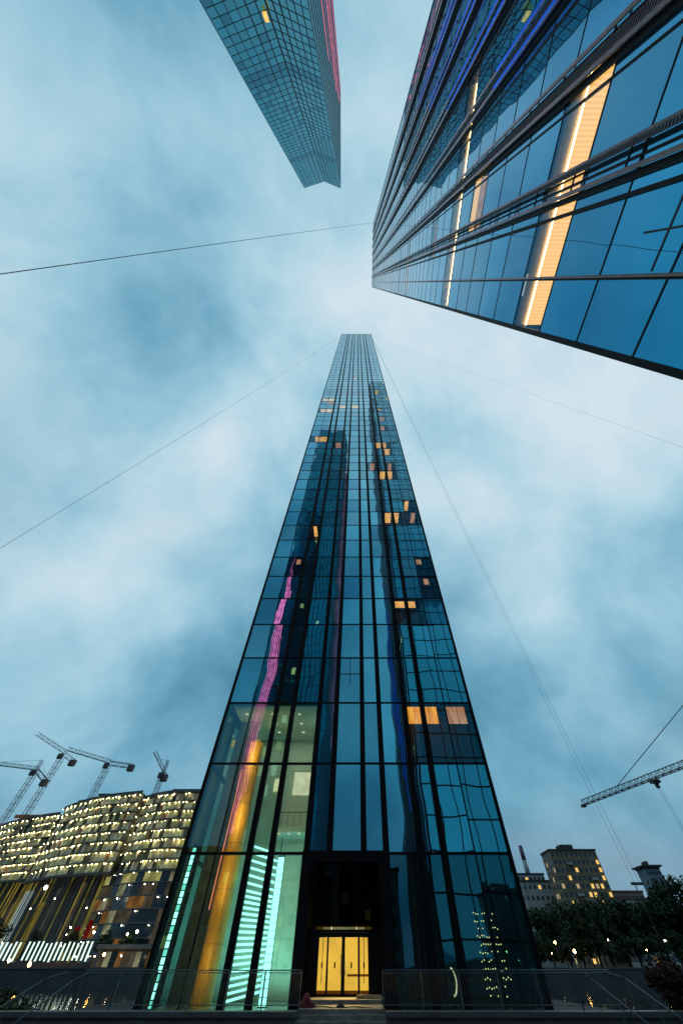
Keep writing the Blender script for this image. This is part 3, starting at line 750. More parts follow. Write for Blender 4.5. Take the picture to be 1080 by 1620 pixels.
# lit windows in the notch and low on the front face
piece('lit_window', 'lit_warm', bt, -26.6, -25.5, -62.0, -61.6, 157.5 - 1, 160.2)
for X_, Z_, w_, m_ in ((-31, 52, 2.2, 'lit_warm'), (-28.2, 47, 1.6, 'lit_warm'), (-28.0, 56, 1.5, 'lit_pale'), (-28.4, 39, 1.8, 'lit_pale'), (-31.4, 43.5, 1.8, 'lit_warm'), (-33, 38, 2, 'lit_warm'),
                       (-27.8, 73, 1.5, 'lit_warm'), (-30.5, 34, 1.2, 'lit_pale'), (-27.5, 34.5, 1.4, 'lit_warm'), (-29, 108, 1.6, 'lit_warm'), (-20, 96, 1.2, 'lit_pale')):
    t_ = (X_ - A.x) / (B_.x - A.x) if X_ < B_.x else 0
    yy = A.y + (B_.y - A.y) * t_ if X_ < B_.x else B_.y + (C_.y - B_.y) * (X_ - B_.x) / (C_.x - B_.x)
    piece('lit_window', m_, bt, X_ - w_/2, X_ + w_/2, yy - .15, yy + .25, Z_, Z_ + 2.6)
# invented violet strips, out of view, placed for the streak mirrored in the central facade
for k in range(6):
    xx = -38.6 + k * .74; yy = A.y + (B_.y - A.y) * (xx - A.x) / (B_.x - A.x); hw_ = (.08, .15, .22, .12, .18, .07)[k]
    piece('violet_reflection_strip', 'violet_streak', bt, xx - hw_, xx + hw_, yy - .1, yy + .32, 20 + 9 * abs(k - 1.5), (104, 132, 142, 128, 118, 90)[k])

# ================================================================== railings on the kerb walls
def railing(a, b, label, cat='railing', group='railings on the terrace kerb'):
    t = thing('metal_railing', label, cat, ((a+b)/2, 30.25, 0.36), group)
    y = 30.25
    for z in (1.555, 1.475, 0.52):
        MB().tube((a, y, z), (b, y, z), .022 if z > 1.5 else .016, None, 6).build('rail', 'galvanised', t)
    n = int((b - a) / 2.2) + 1
    for k in range(n + 1):
        x = a + (b - a) * k / n
        piece('post', 'galvanised', t, x - .03, x + .03, y - .03, y + .03, .36, 1.53)
    m = int((b - a) / .125)
    for k in range(1, m):
        x = a + (b - a) * k / m
        piece('baluster', 'galvanised', t, x - .009, x + .009, y - .009, y + .009, .53, 1.465)
    return t
railing(-14.6, -3.0, 'grey metal railing with thin upright bars left of the doors')
railing(1.35, 13.6, 'grey metal railing with thin upright bars right of the doors')
def handrail(p0, p1, p2, label):
    t = thing('stair_handrail', label, 'handrail', (p1[0], p1[1], 0.0), 'sloping handrails of the side stairs')
    MB().path([Vector(p0), Vector(p1), Vector(p2)], .03, 8).build('rail', 'galvanised', t, True)
    for q in (p1, ((p1[0]+p2[0])/2, (p1[1]+p2[1])/2, (p1[2]+p2[2])/2), p2):
        MB().tube((q[0], q[1], q[2] - 1.35 if q is not p1 else .36), q, .02).build('post', 'galvanised', t)
handrail((-14.2, 30.25, 1.52), (-15.0, 30.1, 1.25), (-15.6, 27.4, .15), 'sloping pipe handrail nearest the railing on the left stairs')
handrail((-15.6, 30.25, 1.50), (-16.6, 30.1, 1.25), (-17.4, 27.4, .15), 'outer sloping pipe handrail of the left stairs, farther from the tower')
handrail((12.2, 30.25, 1.50), (12.35, 30.1, 1.30), (13.2, 27.4, .15), 'sloping pipe handrail nearest the railing on the right stairs')
handrail((13.2, 30.25, 1.52), (14.2, 30.1, 1.30), (15.0, 27.4, .15), 'outer sloping pipe handrail of the right stairs, farther from the tower')

# small things left on the steps
def heap(name, label, cat, c, sx, sy, sz, mat, seed):
    bm = bmesh.new(); bmesh.ops.create_icosphere(bm, subdivisions=3, radius=1.0); rr = random.Random(seed)
    ph = [rr.uniform(0, 6) for _ in range(6)]
    for v in bm.verts:
        k = 1 + .22*math.sin(5*v.co.x + ph[0]) + .18*math.sin(7*v.co.y + ph[1]) + .14*math.sin(9*v.co.z + ph[2] + 4*v.co.x)
        v.co = Vector((v.co.x*k*sx, v.co.y*k*sy, max(-.02, v.co.z*k*sz)))
    me = bpy.data.meshes.new(name); bm.to_mesh(me); bm.free(); me.materials.append(M[mat])
    for p in me.polygons: p.use_smooth = True
    o = bpy.data.objects.new(name, me); C.objects.link(o); o.location = c; WLOC[o.name] = Vector(c); return tag(o, label, cat)
heap('cloth_bundle', 'crumpled dark red cloth bundle beside the left end of steps', 'bundle', (-2.72, 31.6, .40), .40, .35, .38, 'red_cloth', 4)
heap('tan_sheet', 'flat crumpled tan sheet lying right of the door sill', 'sheet', (.65, 35.2, .545), .8, .35, .14, 'tan_cloth', 5)
heap('dark_rag', 'small dark rag lying in the middle of steps', 'rag', (-.9, 31.6, .40), .22, .16, .12, 'debris_dark', 8)
o = MB().path([Vector((-2.3 + k*.28, 31.3 + .12*math.sin(k*1.3), .42 + .02*math.sin(k))) for k in range(12)], .018, 5).build('black_hose', 'debris_dark'); tag(o, 'thin black hose lying across the entrance steps', 'hose')

# ================================================================== cables in the sky
def cable(name, label, a, b, r, sag, group, off=Vector((0,0,0))):
    a, b = Vector(a) + off, Vector(b) + off; n = 24
    pts = [a.lerp(b, k/n) - Vector((0, 0, sag * 4 * (k/n) * (1 - k/n))) for k in range(n + 1)]
    o = MB().path(pts, r, 5).build(name, 'cable_steel'); return tag(o, label, 'cable', group)
TLc, TRc = (XL + .3, YF + 1, TOP + 1.0), (XR - .3, YF + 1, TOP + 1.0)
e0 = onX(592, 352.3, XS - .1)
cable('cable', 'dark cable crossing the upper left sky towards the close right tower', ray(-60, 442).normalized() * 62 + Vector((0, 0, EYE)), e0, .055, 1.0, 'cables in the sky')
p = ray(-40, 893).normalized() * 90 + Vector((0, 0, EYE))
cable('cable', 'upper one of two thin cables rising from left to central roof', p, TLc, .02, 6.0, 'cables in the sky', Vector((0, 0, 1.0)))
cable('cable', 'lower one of two thin cables rising from left to central roof', p, TLc, .02, 7.0, 'cables in the sky')
p = ray(1120, 722).normalized() * 110 + Vector((0, 0, EYE))
cable('cable', 'faint thin cable from central roof to the right edge of picture', p, TRc, .02, 5.0, 'cables in the sky')
MAST = onY(1003, 1398, 205)
cable('cable', 'left one of two thin cables falling from roof to far mast', MAST, TRc, .05, 22.0, 'cables in the sky')
cable('cable', 'right one of two thin cables falling from roof to far mast', MAST + Vector((2.2, 0, 0)), (TRc[0] + .25, TRc[1], TRc[2]), .05, 23.0, 'cables in the sky')
t = thing('cable_mast', 'slender far mast above red roofs where the cables end', 'mast', (MAST.x, MAST.y, .95))
MB().tube((MAST.x, MAST.y, .95), MAST, .35, .2, 6).build('shaft', 'crane_grey', t)
MB().box(MAST.x - 1.5, MAST.x + 3.5, MAST.y - .3, MAST.y + .3, MAST.z - .4, MAST.z + .4).build('crossarm', 'crane_grey', t)

# ================================================================== tower cranes
def lattice(a, b, w, step, rc, rd, up=None, tri=False):
    a, b = Vector(a), Vector(b); d = b - a; n = max(2, int(d.length / step)); d.normalize()
    up = Vector(up) if up else (Vector((0, 0, 1)) if abs(d.z) < .9 else Vector((0, 1, 0)))
    s = d.cross(up).normalized(); up = s.cross(d).normalized()
    cs = [(-.5, 0), (.5, 0), (0, .9)] if tri else [(-.5, -.5), (.5, -.5), (.5, .5), (-.5, .5)]
    P = lambda k, c: a.lerp(b, k / n) + s * (c[0] * w) + up * (c[1] * w)
    mb = MB()
    for c in cs: mb.tube(P(0, c), P(n, c), rc, rc, 4)
    m = len(cs)
    for k in range(n):
        for i in range(m):
            c, c2 = cs[i], cs[(i + 1) % m]
            if k % 2: c, c2 = c2, c
            mb.tube(P(k, c), P(k + 1, c2), rd, rd, 3, False); mb.tube(P(k, c), P(k, c2), rd, rd, 3, False)
    return mb
def tower_crane(label, base, top, tip, tail, wm, apex=None, stay=None, mat='crane_steel', th=.13):
    t = thing('tower_crane', label, 'crane', base, 'tower cranes')
    lattice(base, top, wm, wm * 1.2, th, th * .6).build('mast', mat, t)
    top = Vector(top); tip = Vector(tip); tail = Vector(tail)
    lattice(top + Vector((0, 0, wm*.5)), tip, wm * .8, wm * 1.1, th * .9, th * .5, tri=True).build('jib', 'crane_grey', t)
    lattice(top + Vector((0, 0, wm*.5)), tail, wm * .8, wm * 1.1, th * .9, th * .5).build('counter_jib', 'crane_grey', t)
    c = tail + (top - tail).normalized() * 1.5
    MB().box(c.x - 1.6, c.x + 1.6, c.y - 1.2, c.y + 1.2, c.z - 2.2, c.z + .6).build('counterweight', 'crane_counterweight', t)
    MB().box(top.x - 1.3, top.x + 1.1, top.y - 2.4, top.y - .6, top.z - 1.8, top.z + .6).build('cab', 'crane_grey', t)
    if apex:
        apex = Vector(apex); lattice(top, apex, wm * .6, wm, th * .8, th * .5).build('apex', 'crane_grey', t)
        for q in ((apex, top.lerp(tip, stay or .8)), (apex, tail)):
            MB().tube(q[0], q[1], th * .45, None, 4).build('stay', 'crane_grey', t)
    return t
def at(px, py, D): return onY(px, py, D)
b = at(-8, 1325, 232); tp = at(56, 1222, 232); b.x = tp.x; b.y = tp.y
tower_crane('leftmost crane with pointed apex and jib leaving the left edge', (tp.x, 232, 20), tp, at(-40, 1206, 232), at(74, 1238, 232), 2.2, apex=at(58, 1212, 232) + Vector((1, 0, 3)), stay=.9)
tp = at(99, 1196, 236)
tower_crane('crane with steeply raised jib beside the leftmost crane', (tp.x, 236, 20), tp, at(57, 1163, 236), at(119, 1206, 236), 2.4, mat='crane_steel')
tp = at(171, 1211, 238)
tower_crane('crane with long level jib over the middle of the site', (tp.x, 238, 30), tp, at(105, 1187, 238), at(212, 1213, 238), 2.4)
tp = at(257, 1226, 226)
tower_crane('small crane with short upright jib over the rightmost block', (tp.x, 226, 50), tp, at(243, 1190, 226), at(264, 1230, 226), 2.0, apex=at(266, 1203, 226), stay=.7)
# the big crane at the right edge
JZ = 26.0
q0, q1 = onZ(922, 1274, JZ), onZ(1086, 1212, JZ)
dj = (q1 - q0).normalized(); mast_top = q1 + dj * 14
t = thing('tower_crane', 'big crane jib with hook and pendant bar reaching in from right', 'crane', (mast_top.x, mast_top.y, -0.8), 'tower cranes')
lattice((mast_top.x, mast_top.y, -2.4), mast_top, 1.8, 2.0, .11, .06).build('mast', 'crane_grey', t)
lattice(q0, mast_top, 1.15, .95, .085, .045, tri=True).build('jib', 'crane_grey', t)
lattice(mast_top, mast_top + dj * 12, 1.2, 1.3, .08, .045).build('counter_jib', 'crane_grey', t)
cwp = mast_top + dj * 11
MB().box(cwp.x - 1, cwp.x + 1, cwp.y - 1, cwp.y + 1, JZ - 2.4, JZ - .7).build('counterweight', 'crane_counterweight', t)
apx = mast_top + Vector((0, 0, 11)); lattice(mast_top, apx, 1.0, 1.2, .08, .045).build('apex', 'crane_grey', t)
pj = q0.lerp(q1, .40) + Vector((0, 0, 1.0))
MB().tube(pj, apx, .075, None, 5).build('pendant_bar', 'crane_grey', t)
MB().tube(apx, cwp + Vector((0, 0, .6)), .07, None, 5).build('pendant_bar', 'crane_grey', t)
tr = q0.lerp(q1, .72)
MB().box(tr.x - .9, tr.x + .9, tr.y - .6, tr.y + .6, JZ - .75, JZ - .2).box(tr.x - .3, tr.x + .3, tr.y - .3, tr.y + .3, JZ - 1.6, JZ - .7).build('trolley', 'crane_grey', t)
for k in range(3):
    MB().tube((tr.x - .3 + .3*k, tr.y, JZ - 1.6), (tr.x - .3 + .3*k, tr.y, 9.0), .022, None, 4).build('hoist_rope', 'cable_steel', t)
MB().box(tr.x - .4, tr.x + .4, tr.y - .25, tr.y + .25, 8.2, 9.0).ball((tr.x, tr.y, 7.9), .35).build('hook_block', 'crane_grey', t)
MB().box(q0.x - .5, q0.x + .5, q0.y - .5, q0.y + .5, JZ - .35, JZ + .1).build('jib_end', 'crane_grey', t)

# ================================================================== the lit building site across the river
def arc(x0, x1, y, bulge, n, yl=0):
    return [(x0 + (x1 - x0) * k / n, y + yl * (1 - k / n) - bulge * math.sin(math.pi * k / n)) for k in range(n + 1)]
def site_block(label, x0, x1, y, bulge, n, zlo, ztop, floors, lower, mats, yl=0.0, seed=1):
    rr = random.Random(seed)
    t = thing('unfinished_building', label, 'building', ((x0+x1)/2, y, .95), 'lit unfinished buildings across the river')
    front = arc(x0, x1, y, bulge, n, yl); back = [(x1, y + 26), (x0, y + yl + 26)]
    fh = (ztop - zlo) / floors
    inner = [(a, b_ + 1.6) for a, b_ in front]
    MB().prism(inner[:] + back, .95, ztop - .1).build('core', 'slab_concrete', t) if lower != 'columns' else MB().prism(inner[:] + back, zlo, ztop - .1).build('core', 'slab_concrete', t)
    for k in range(floors + 1):
        z = zlo + fh * k; th = .35 if k else .8
        MB().prism([(a, b_ - .5) for a, b_ in front] + back, z - th, z).build('floor_slab', 'slab_concrete', t)
    for k in range(floors):
        z = zlo + fh * k
        for j in range(n):
            (xa, ya), (xb, yb) = front[j], front[j + 1]; ang = math.atan2(yb - ya, xb - xa)
            for h in range(2):
                u0, u1 = (h + .04) / 2, (h + .96) / 2
                mx_, my = xa + (xb - xa) * (u0 + u1) / 2, ya + (yb - ya) * (u0 + u1) / 2 + .9
                ln = math.hypot(xb - xa, yb - ya) * (u1 - u0)
                m_ = rr.choices(mats, [7, 4, 3, 2, .6])[0]
                if rr.random() < .9: piece('lit_panel', m_, t, mx_ - ln/2, mx_ + ln/2, my - .05, my + .05, z + .05, z + fh - .4 - rr.uniform(0, .4), rotz=ang)
            lx, ly = (xa + xb) / 2, (ya + yb) / 2
            for lx in (lx - (xb - xa) * .25, lx + (xb - xa) * .25):
                if rr.random() < .16: continue
                s_ = rr.choice((.05, .06, .07, .08, .10)); lx += rr.uniform(-.35, .35)
                piece('work_lamp', 'site_lamp', t, lx - s_, lx + s_, ly - .25, ly - .25 + s_, z + fh - .9, z + fh - .9 + s_*1.3)
    # parapet pieces, roof hut
    MB().prism([(a, b_ - .3) for a, b_ in front] + [(a, b_ + .2) for a, b_ in reversed(front)], ztop + .005, ztop + .9).build('parapet', 'slab_concrete', t)
    xm = (x0 + x1) / 2 + (x1 - x0) * .08
    ym = y + yl * .45
    MB().box(xm - 6, xm + 6, ym + 4, ym + 12, ztop + .01, ztop + 2.6).box(xm - 8, xm + 8, ym + 1, ym + 14, ztop + 2.61, ztop + 3.1).build('roof_hut', 'roof_dark', t)
    if lower == 'columns':
        for k in range(int((x1 - x0) / 2.3)):
            xx = x0 + 1.2 + k * 2.3; u = (xx - x0) / (x1 - x0); yy = y + yl * (1 - u) - bulge * math.sin(math.pi * u) + 1.0 + rr.uniform(0, 1.4)
            MB().tube((xx, yy, .95), (xx, yy, zlo - .8), .26 + .1 * rr.random(), None, 6).build('column', rr.choice(['slab_concrete', 'site_glow', 'site_glow', 'site_olive_glow', 'galvanised']), t)  # some columns emit, light on them put into the material
        MB().prism([(x0 + 2, y + yl + 9), (x1 - 2, y + 9), (x1 - 2, y + 10), (x0 + 2, y + yl + 10)], .95, zlo - .81).build('rear_screen', 'slab_concrete', t)
        for k in range(9):
            xx = rr.uniform(x0 + 3, x1 - 3); ww = rr.uniform(.7, 2.2); za = rr.uniform(2, 10); yh = y + yl * (1 - (xx - x0) / (x1 - x0))
            piece('lit_hanging', rr.choice(['site_glow', 'site_d', 'site_olive_glow', 'site_olive_glow', 'site_d']) if k > 2 else 'site_glow', t, xx - ww/2, xx + ww/2, yh + 6.7, yh + 6.9, za, rr.uniform(za + 3, zlo - 1))
        for k in range(10):
            xx = rr.uniform(x0 + 2, x1 - 2); zz = rr.uniform(5, zlo - 3); s_ = rr.uniform(.10, .24); yh = y + yl * (1 - (xx - x0) / (x1 - x0))
            piece('work_lamp', 'lamp_white', t, xx - s_, xx + s_, yh + 2.4, yh + 2.4 + s_, zz, zz + s_ * 2)
    else:
        nf = 7; fl = (zlo - .95) / nf
        for k in range(nf):
            z = .95 + fl * k
            MB().prism([(a, b_ - .6) for a, b_ in front] + [(a, b_ + 1.6) for a, b_ in reversed(front)], z + fl - .35, z + fl - .01 if k < nf - 1 else z + fl - .82).build('glass_band_slab', 'galvanised', t) if k < nf - 1 else None
            for j in range(n):
                (xa, ya), (xb, yb) = front[j], front[j + 1]; ang = math.atan2(yb - ya, xb - xa); ln = math.hypot(xb - xa, yb - ya) - .1
                m_ = rr.choice(['window_dark'] * 7 + ['site_d', 'site_d', 'site_a', 'site_e'] if k != 6 else ['site_c', 'site_a', 'window_dark'])
                piece('pane', m_, t, (xa+xb)/2 - ln/2, (xa+xb)/2 + ln/2, (ya+yb)/2 + .45, (ya+yb)/2 + .55, z + .05, z + fl - .4, rotz=ang)
                if rr.random() < .35:
                    s_ = rr.uniform(.10, .18); lx, ly = (xa+xb)/2, (ya+yb)/2
                    piece('work_lamp', 'lamp_white', t, lx - s_, lx + s_, ly - .3, ly - .3 + s_, z + fl - .9, z + fl - .9 + s_*1.6)
    return t
SM = ['sheet_pale', 'sheet_tan', 'sheet_green', 'sheet_grey', 'sheet_rust']
site_block('leftmost lit unfinished block raised on tall slim columns', -246, -171.5, 250, 5, 18, 27.5, 52.5, 8, 'columns', SM, yl=46, seed=2)
site_block('middle lit unfinished block raised on tall slim columns under cranes', -170, -113, 219, 5, 14, 26.5, 54.5, 8, 'columns', SM, yl=30, seed=5)
site_block('lit unfinished block with curved glazed lower floors beside central tower', -117, -70, 212, 7, 12, 26.5, 53.0, 8, 'glazed', SM, yl=14, seed=9)
# orange membrane screens on the roofs
for x0, x1, y, z, lab in ((-206, -190, 262, 52.95, 'orange membrane fence on the leftmost block roof by crane'), (-160, -146, 243, 55.45, 'orange membrane fence on the middle block roof by crane')):
    t = thing('membrane_fence', lab, 'fence', ((x0+x1)/2, y, z), 'orange membrane fences')
    for k in range(5):
        a = x0 + (x1 - x0) * k / 5; piece('sheet', 'membrane_orange', t, a + .1, a + (x1-x0)/5 - .1, y - .04, y + .04, z, z + 1.6)
        piece('post', 'crane_grey', t, a - .06, a + .06, y - .1, y + .1, z, z + 1.8)
# glowing tube screen on the far quay
t = thing('light_screen', 'long screen of glowing white upright tubes on the far quay', 'light screen', (-128, 196, .95))
for k in range(44):
    if k in (5, 17, 28): continue
    xx = -166 + k * 1.62; piece('light_tube', 'tube_white', t, xx - .26, xx + .26, 195.8, 196.0, 2.6 + rnd.uniform(-.2, .2), 6.6 + rnd.uniform(-.3, .3))
MB().box(-167, -94, 196.05, 196.3, .95, 2.3).box(-167, -94, 196.05, 196.3, 6.75, 7.0).build('frame', 'crane_grey', t)
t = thing('quay_pavilion', 'low pavilion with bright shop front left of the central tower', 'pavilion', (-78, 197, .95))
MB().box(-94, -62, 195.5, 205, 5.2, 6.2).box(-94, -62, 198, 205, .95, 5.2).build('body', 'concrete', t)
for k in range(14):
    xx = -93 + k * 2.2; piece('shop_window', ['site_d', 'site_a', 'window_dark', 'site_e', 'site_d'][k % 5], t, xx, xx + 1.9, 197.8, 197.95, 1.4, 4.6)

# ================================================================== street lamps
def street_lamp(label, x, y, h, mat='lamp_sodium', r=.28, base=.95):
    t = thing('street_lamp', label, 'lamp', (x, y, base), 'street lamps along the river')
    MB().tube((x, y, base), (x, y, base + .8), .14, .12, 8).tube((x, y, base + .8), (x, y, h), .09, .06, 6).build('pole', 'crane_grey', t)
    MB().ball((x, y, h + r * .8), r, 8, 6).build('globe', mat, t, True)
    MB().tube((x, y, h + r*1.75), (x, y, h + r*1.95), r*.5, r*.15, 8).build('cap', 'crane_grey', t)
for px, py, D, mat, r, lab in [(908, 1505, 184.5, 'lamp_sodium', .30, 'bright orange street lamp on the far quay before dark trees'),
        (877, 1491, 187, 'lamp_sodium', .22, 'orange street lamp half hidden in leaves beside central tower'),
        (961, 1487, 192, 'lamp_white', .16, 'small white street lamp among the dark trees, right of centre'),
        (1051, 1488, 190, 'lamp_white', .20, 'white street lamp near the right edge before dark trees'),
        (1022, 1503, 188, 'lamp_sodium', .11, 'faint orange street lamp between two white ones at right'),
        (872, 1508, 186, 'lamp_sodium', .10, 'small low orange street lamp beside central tower right edge'),
        (15, 1520, 186, 'lamp_sodium', .26, 'orange street lamp at the left edge before glowing tubes'),
        (47, 1526, 184.5, 'lamp_sodium', .34, 'bright low orange street lamp before the glowing tube screen'),
        (73, 1404, 205, 'lamp_white', .55, 'tall bright white floodlight mast before the raised blocks'),
        (149, 1475, 200, 'lamp_white', .30, 'white street lamp right of the glowing tube screen'),
        (202, 1478, 200, 'lamp_white', .26, 'white street lamp below the curved glazed floors, left one'),
        (217, 1474, 201, 'lamp_white', .36, 'bright white street lamp below the curved glazed floors, right one'),
        (165, 1510, 186, 'lamp_sodium', .26, 'orange street lamp between glowing tubes and pavilion'),
        (192, 1512, 187, 'lamp_white', .16, 'small white lamp before the pavilion shop front')]:
    r *= 1.35 if mat == 'lamp_sodium' else 1.1
    p = onY(px, py, D); street_lamp(lab, p.x, p.y, max(1.3, p.z - r*.8), mat, r)
for px, py, mat, lab in [(118, 1480, 'lamp_red', 'red glowing banner below the raised middle block'), (140, 1470, 'lamp_red', 'red glowing banner right of its twin below the raised block')]:
    p = onY(px, py, 205); t = thing('banner', lab, 'banner', (p.x, p.y, .95), 'red banners')
    piece('panel', 'site_red', t, p.x - .9, p.x + .9, p.y - .06, p.y + .06, p.z - 2.2, p.z + 2.2); MB().tube((p.x - 1, p.y, .95), (p.x - 1, p.y, p.z + 2.5), .08).build('pole', 'crane_grey', t)

# ================================================================== buildings beyond the trees on the right
def block(label, x0, x1, y0, y1, z1, wall, nf, nw, win=(1.5, 1.7), lit=.12, roof='roof_dark', rotz=0.0, seed=0, litmat='window_lit', name='apartment_building', side=True):
    rr = random.Random(seed); t = thing(name, label, 'building', ((x0+x1)/2, (y0+y1)/2, .95), 'buildings beyond the trees')
    MB().box(x0, x1, y0, y1, .95, z1).build('wall', wall, t)
    MB().box(x0 - .4, x1 + .4, y0 - .4, y1 + .4, z1 + .003, z1 + .8).build('roof', roof, t)
    fh = (z1 - 1.5) / nf; sw = (x1 - x0) / nw
    for k in range(nf):
        for j in range(nw):
            zc = 1.5 + fh * (k + .5); xc = x0 + sw * (j + .5)
            m_ = (litmat if rr.random() < .6 else 'window_lit_dim') if rr.random() < lit else 'window_dark'
            piece('window', m_, t, xc - win[0]/2, xc + win[0]/2, y0 - .03, y0 + .1, zc - win[1]/2, zc + win[1]/2)
    if side:
        ns = max(2, int((y1 - y0) / sw))
        for k in range(nf):
            for j in range(ns):
                zc = 1.5 + fh * (k + .5); yc = y0 + (y1 - y0) * (j + .5) / ns
                piece('window', 'window_lit_dim' if rr.random() < lit * .5 else 'window_dark', t, x0 - .03, x0 + .1, yc - win[0]/2, yc + win[0]/2, zc - win[1]/2, zc + win[1]/2)
    return t
p = onY(868, 1346, 290); q = onY(938, 1340, 290)
t = block('brown brick apartment slab with scattered yellow windows above dark trees', p.x, q.x, 290, 305, p.z, 'brown_brick', 13, 10, (1.5, 1.8), .20, seed=4)
MB().box(p.x + 9, p.x + 17, 293, 300, p.z + .8, p.z + 3.2).build('roof_hut', 'roof_dark', t)
for k in range(3): MB().tube((p.x + 8 + k*3.3, 294, p.z + .8), (p.x + 8 + k*3.3, 294, p.z + 6 - k), .08, None, 4).build('antenna', 'crane_grey', t)
for k in range(5):
    piece('balcony', 'pale_render', t, p.x + 8 + (k % 2) * 12, p.x + 11.5 + (k % 2) * 12, 288.8, 289.99, p.z - 6 - k * 6.2, p.z - 4.9 - k * 6.2)
p = onY(815, 1384, 330); q = onY(850, 1384, 330)
block('pale low apartment building between central tower and brown slab', p.x - 8, q.x + 4, 330, 345, p.z, 'pale_render', 9, 10, (1.6, 1.8), .12, seed=6)
p = onY(835, 1392, 310); block('grey low building before the brown slab with a few lamps', p.x - 2, p.x + 26, 318, 328, p.z, 'pale_render', 7, 9, (1.5, 1.7), .10, seed=8)
p = onY(955, 1404, 300); q = onY(1012, 1404, 300)
block('pink rendered low building with red roof right of brown slab', p.x, q.x, 300, 315, p.z - 2, 'pink_render', 6, 12, (1.5, 1.8), .05, 'roof_red', seed=11)
p = onY(985, 1410, 260); q = onY(1060, 1410, 260)
block('pale rendered long building with red roof behind the right trees', p.x, q.x, 272, 284, p.z - 2, 'pale_render', 5, 14, (1.4, 1.8), .04, 'roof_red', seed=12)
p = onY(1019, 1374, 350); q = onY(1042, 1374, 350)
t = block('blue grey tower block with flared dark roof near right edge', p.x, q.x, 350, 362, p.z, 'bluegrey_render', 9, 5, (2.2, 1.2), .0, seed=13)
MB().box(p.x - 1.8, q.x + 1.8, 348, 364, p.z + .81, p.z + 1.7).box(p.x + 4, q.x - 5, 352, 358, p.z + 1.7, p.z + 4).build('roof_canopy', 'roof_dark', t)
# striped chimney
p = onY(822, 1338, 700)
t = thing('striped_chimney', 'tall red and white striped chimney rising behind pale buildings', 'chimney', (p.x, 700, .95))
hs = (p.z - .95) / 7
for k in range(7):
    r0, r1 = 4.6 - k * .25, 4.6 - (k + 1) * .25
    MB().tube((p.x, 700, .95 + hs*k + .01), (p.x, 700, .95 + hs*(k+1)), r0, r1, 14).build('band', 'chimney_red' if k % 2 == 0 else 'chimney_white', t, True)

# ================================================================== trees
def leaf_mesh(rr, blobs, n, size):
    mb = MB()
    tot = sum(b[3]**2 for b in blobs)
    for (bx, by, bz, br) in blobs:
        for _ in range(int(n * br * br / tot)):
            d = Vector((rr.gauss(0, 1), rr.gauss(0, 1), rr.gauss(0, 1))).normalized() * br * (rr.random() ** .4)
            c = Vector((bx, by, bz)) + Vector((d.x, d.y, d.z * .8))
            nrm = (d.normalized() + Vector((rr.gauss(0, .6), rr.gauss(0, .6), rr.gauss(.3, .6)))).normalized()
            u = nrm.orthogonal().normalized(); u = (Matrix.Rotation(rr.uniform(0, 6.28), 3, nrm) @ u); v = nrm.cross(u)
            s = size * rr.uniform(.6, 1.3)
            mb.quad(c - u*s, c + v*s*.6, c + u*s, c - v*s*.6)
    return mb
def tree(label, x, y, h, spread, seed, n=1500, size=.55, mat='foliage', base=.95, name='broadleaf_tree', group='trees on the far bank'):
    rr = random.Random(seed); t = thing(name, label, 'tree', (x, y, base), group)
    mb = MB(); k = h * .5
    mb.tube((x, y, base), (x + .2, y, base + k), h * .028, h * .016, 7)
    blobs = []
    for i in range(9):
        a = rr.uniform(0, 6.28); rad = spread * rr.uniform(.25, .75); zz = base + h * rr.uniform(.38, .86)
        e_ = Vector((x + rad*math.cos(a), y + rad*math.sin(a), zz)); blobs.append((e_.x, e_.y, e_.z, spread * rr.uniform(.28, .46)))
        mb.tube((x + .2*rr.random(), y, base + k * rr.uniform(.55, 1)), e_, h * .012, h * .004, 5)
    blobs.append((x, y, base + h * .82, spread * .42)); blobs.append((x, y, base + h * .6, spread * .5))
    mb.build('trunk', 'bark', t); leaf_mesh(rr, blobs, n, size).build('crown', mat, t)
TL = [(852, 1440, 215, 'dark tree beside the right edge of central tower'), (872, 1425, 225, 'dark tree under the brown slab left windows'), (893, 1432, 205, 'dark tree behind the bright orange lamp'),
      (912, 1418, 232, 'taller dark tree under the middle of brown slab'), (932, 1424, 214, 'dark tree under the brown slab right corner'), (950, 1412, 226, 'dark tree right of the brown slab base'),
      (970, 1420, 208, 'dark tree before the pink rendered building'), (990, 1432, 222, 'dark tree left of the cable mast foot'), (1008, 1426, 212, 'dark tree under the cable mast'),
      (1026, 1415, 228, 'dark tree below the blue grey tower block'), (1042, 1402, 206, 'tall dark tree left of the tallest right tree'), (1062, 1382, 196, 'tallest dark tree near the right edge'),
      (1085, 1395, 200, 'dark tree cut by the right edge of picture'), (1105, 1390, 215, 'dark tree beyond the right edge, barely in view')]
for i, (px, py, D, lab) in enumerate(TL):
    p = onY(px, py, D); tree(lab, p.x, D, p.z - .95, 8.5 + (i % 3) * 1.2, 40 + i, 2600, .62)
ORD = 'first second third fourth fifth sixth seventh eighth ninth tenth eleventh twelfth thirteenth fourteenth fifteenth sixteenth'.split()
for i in range(16):                                                     # low shrubs closing the gaps along the quay
    p = onY(842 + i * 17, 1478 + (i * 37) % 20, 196)
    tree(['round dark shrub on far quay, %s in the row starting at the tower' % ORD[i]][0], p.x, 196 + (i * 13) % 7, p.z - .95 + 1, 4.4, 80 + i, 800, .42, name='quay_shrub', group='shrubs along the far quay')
p = onY(4, 1450, 200); tree('dark tree at the left edge before the raised blocks', p.x, 200, p.z - .95, 5.5, 101, 1600, .45)
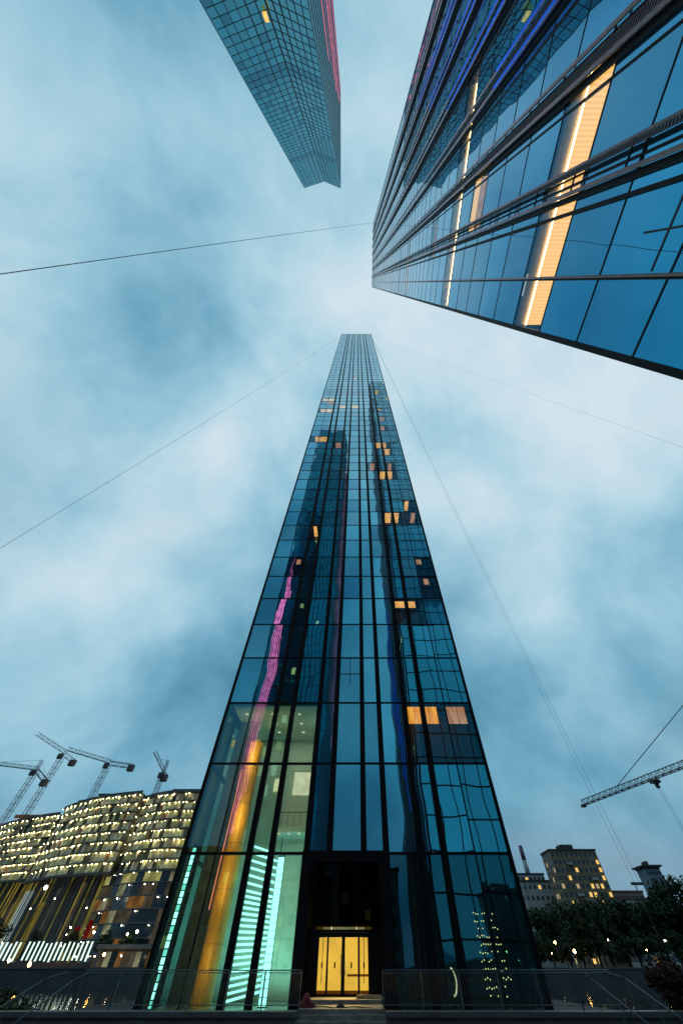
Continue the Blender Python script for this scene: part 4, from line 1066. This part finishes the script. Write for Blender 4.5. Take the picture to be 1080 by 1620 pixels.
for i, (px, lab) in enumerate(((62, 'first'), (118, 'second'), (172, 'third'), (208, 'fourth'))):
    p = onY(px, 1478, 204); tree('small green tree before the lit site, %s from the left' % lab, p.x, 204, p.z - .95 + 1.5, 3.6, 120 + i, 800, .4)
tree('leafy bush in the lower left corner with lamplight in its colour', -21.0, 34.5, 3.3, 2.3, 140, 2600, .13, 'foliage_lamplit', -2.4, 'riverside_bush', 'bushes by the terrace')
tree('small leafy bush left of the left stairs', -18.6, 33.2, 2.9, 1.5, 141, 1600, .12, 'foliage_lamplit', -2.4, 'riverside_bush', 'bushes by the terrace')
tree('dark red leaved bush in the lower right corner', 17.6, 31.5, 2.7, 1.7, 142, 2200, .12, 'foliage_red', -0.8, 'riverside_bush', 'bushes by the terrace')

# ================================================================== low buildings behind the viewer, mirrored in the ground-floor glass
for i, (x0, x1, y, h, wall, lab) in enumerate(((-78, -47, -44, 16.5, 'brown_brick', 'low brown street building mirrored at the left end of ground floor glass'),
        (-45, -24, -40, 18.0, 'pink_render', 'low rosy street building mirrored left of the doors'), (-22, -6, -43, 13.5, 'pale_render', 'low pale street building mirrored in the panes above the doors'),
        (-4.5, 10, -46, 15.0, 'bluegrey_render', 'low blue grey street building mirrored right of the doors'), (40, 66, -38, 17.5, 'brown_brick', 'low brown street building mirrored at the right end of ground floor glass'))):
    rr = random.Random(200 + i); t = thing('street_building', lab, 'building', ((x0+x1)/2, y - 6, -0.8), 'low buildings mirrored in the glass')
    MB().box(x0, x1, y - 12, y, -0.8, h).build('wall', wall, t); MB().box(x0 - .3, x1 + .3, y - 12.3, y + .3, h + .003, h + .6).build('roof', 'roof_dark', t)
    nw = int((x1 - x0) / 2.6)
    for k in range(5):
        for j in range(nw):
            xc = x0 + (j + .5) * (x1 - x0) / nw; zc = 1.6 + k * 3.0
            if zc > h - 1.5: continue
            piece('window', rr.choices(['window_dark', 'window_lit', 'window_lit_dim'], [8, 1, 1])[0], t, xc - .6, xc + .6, y - .05, y + .04, zc - .8, zc + .8)
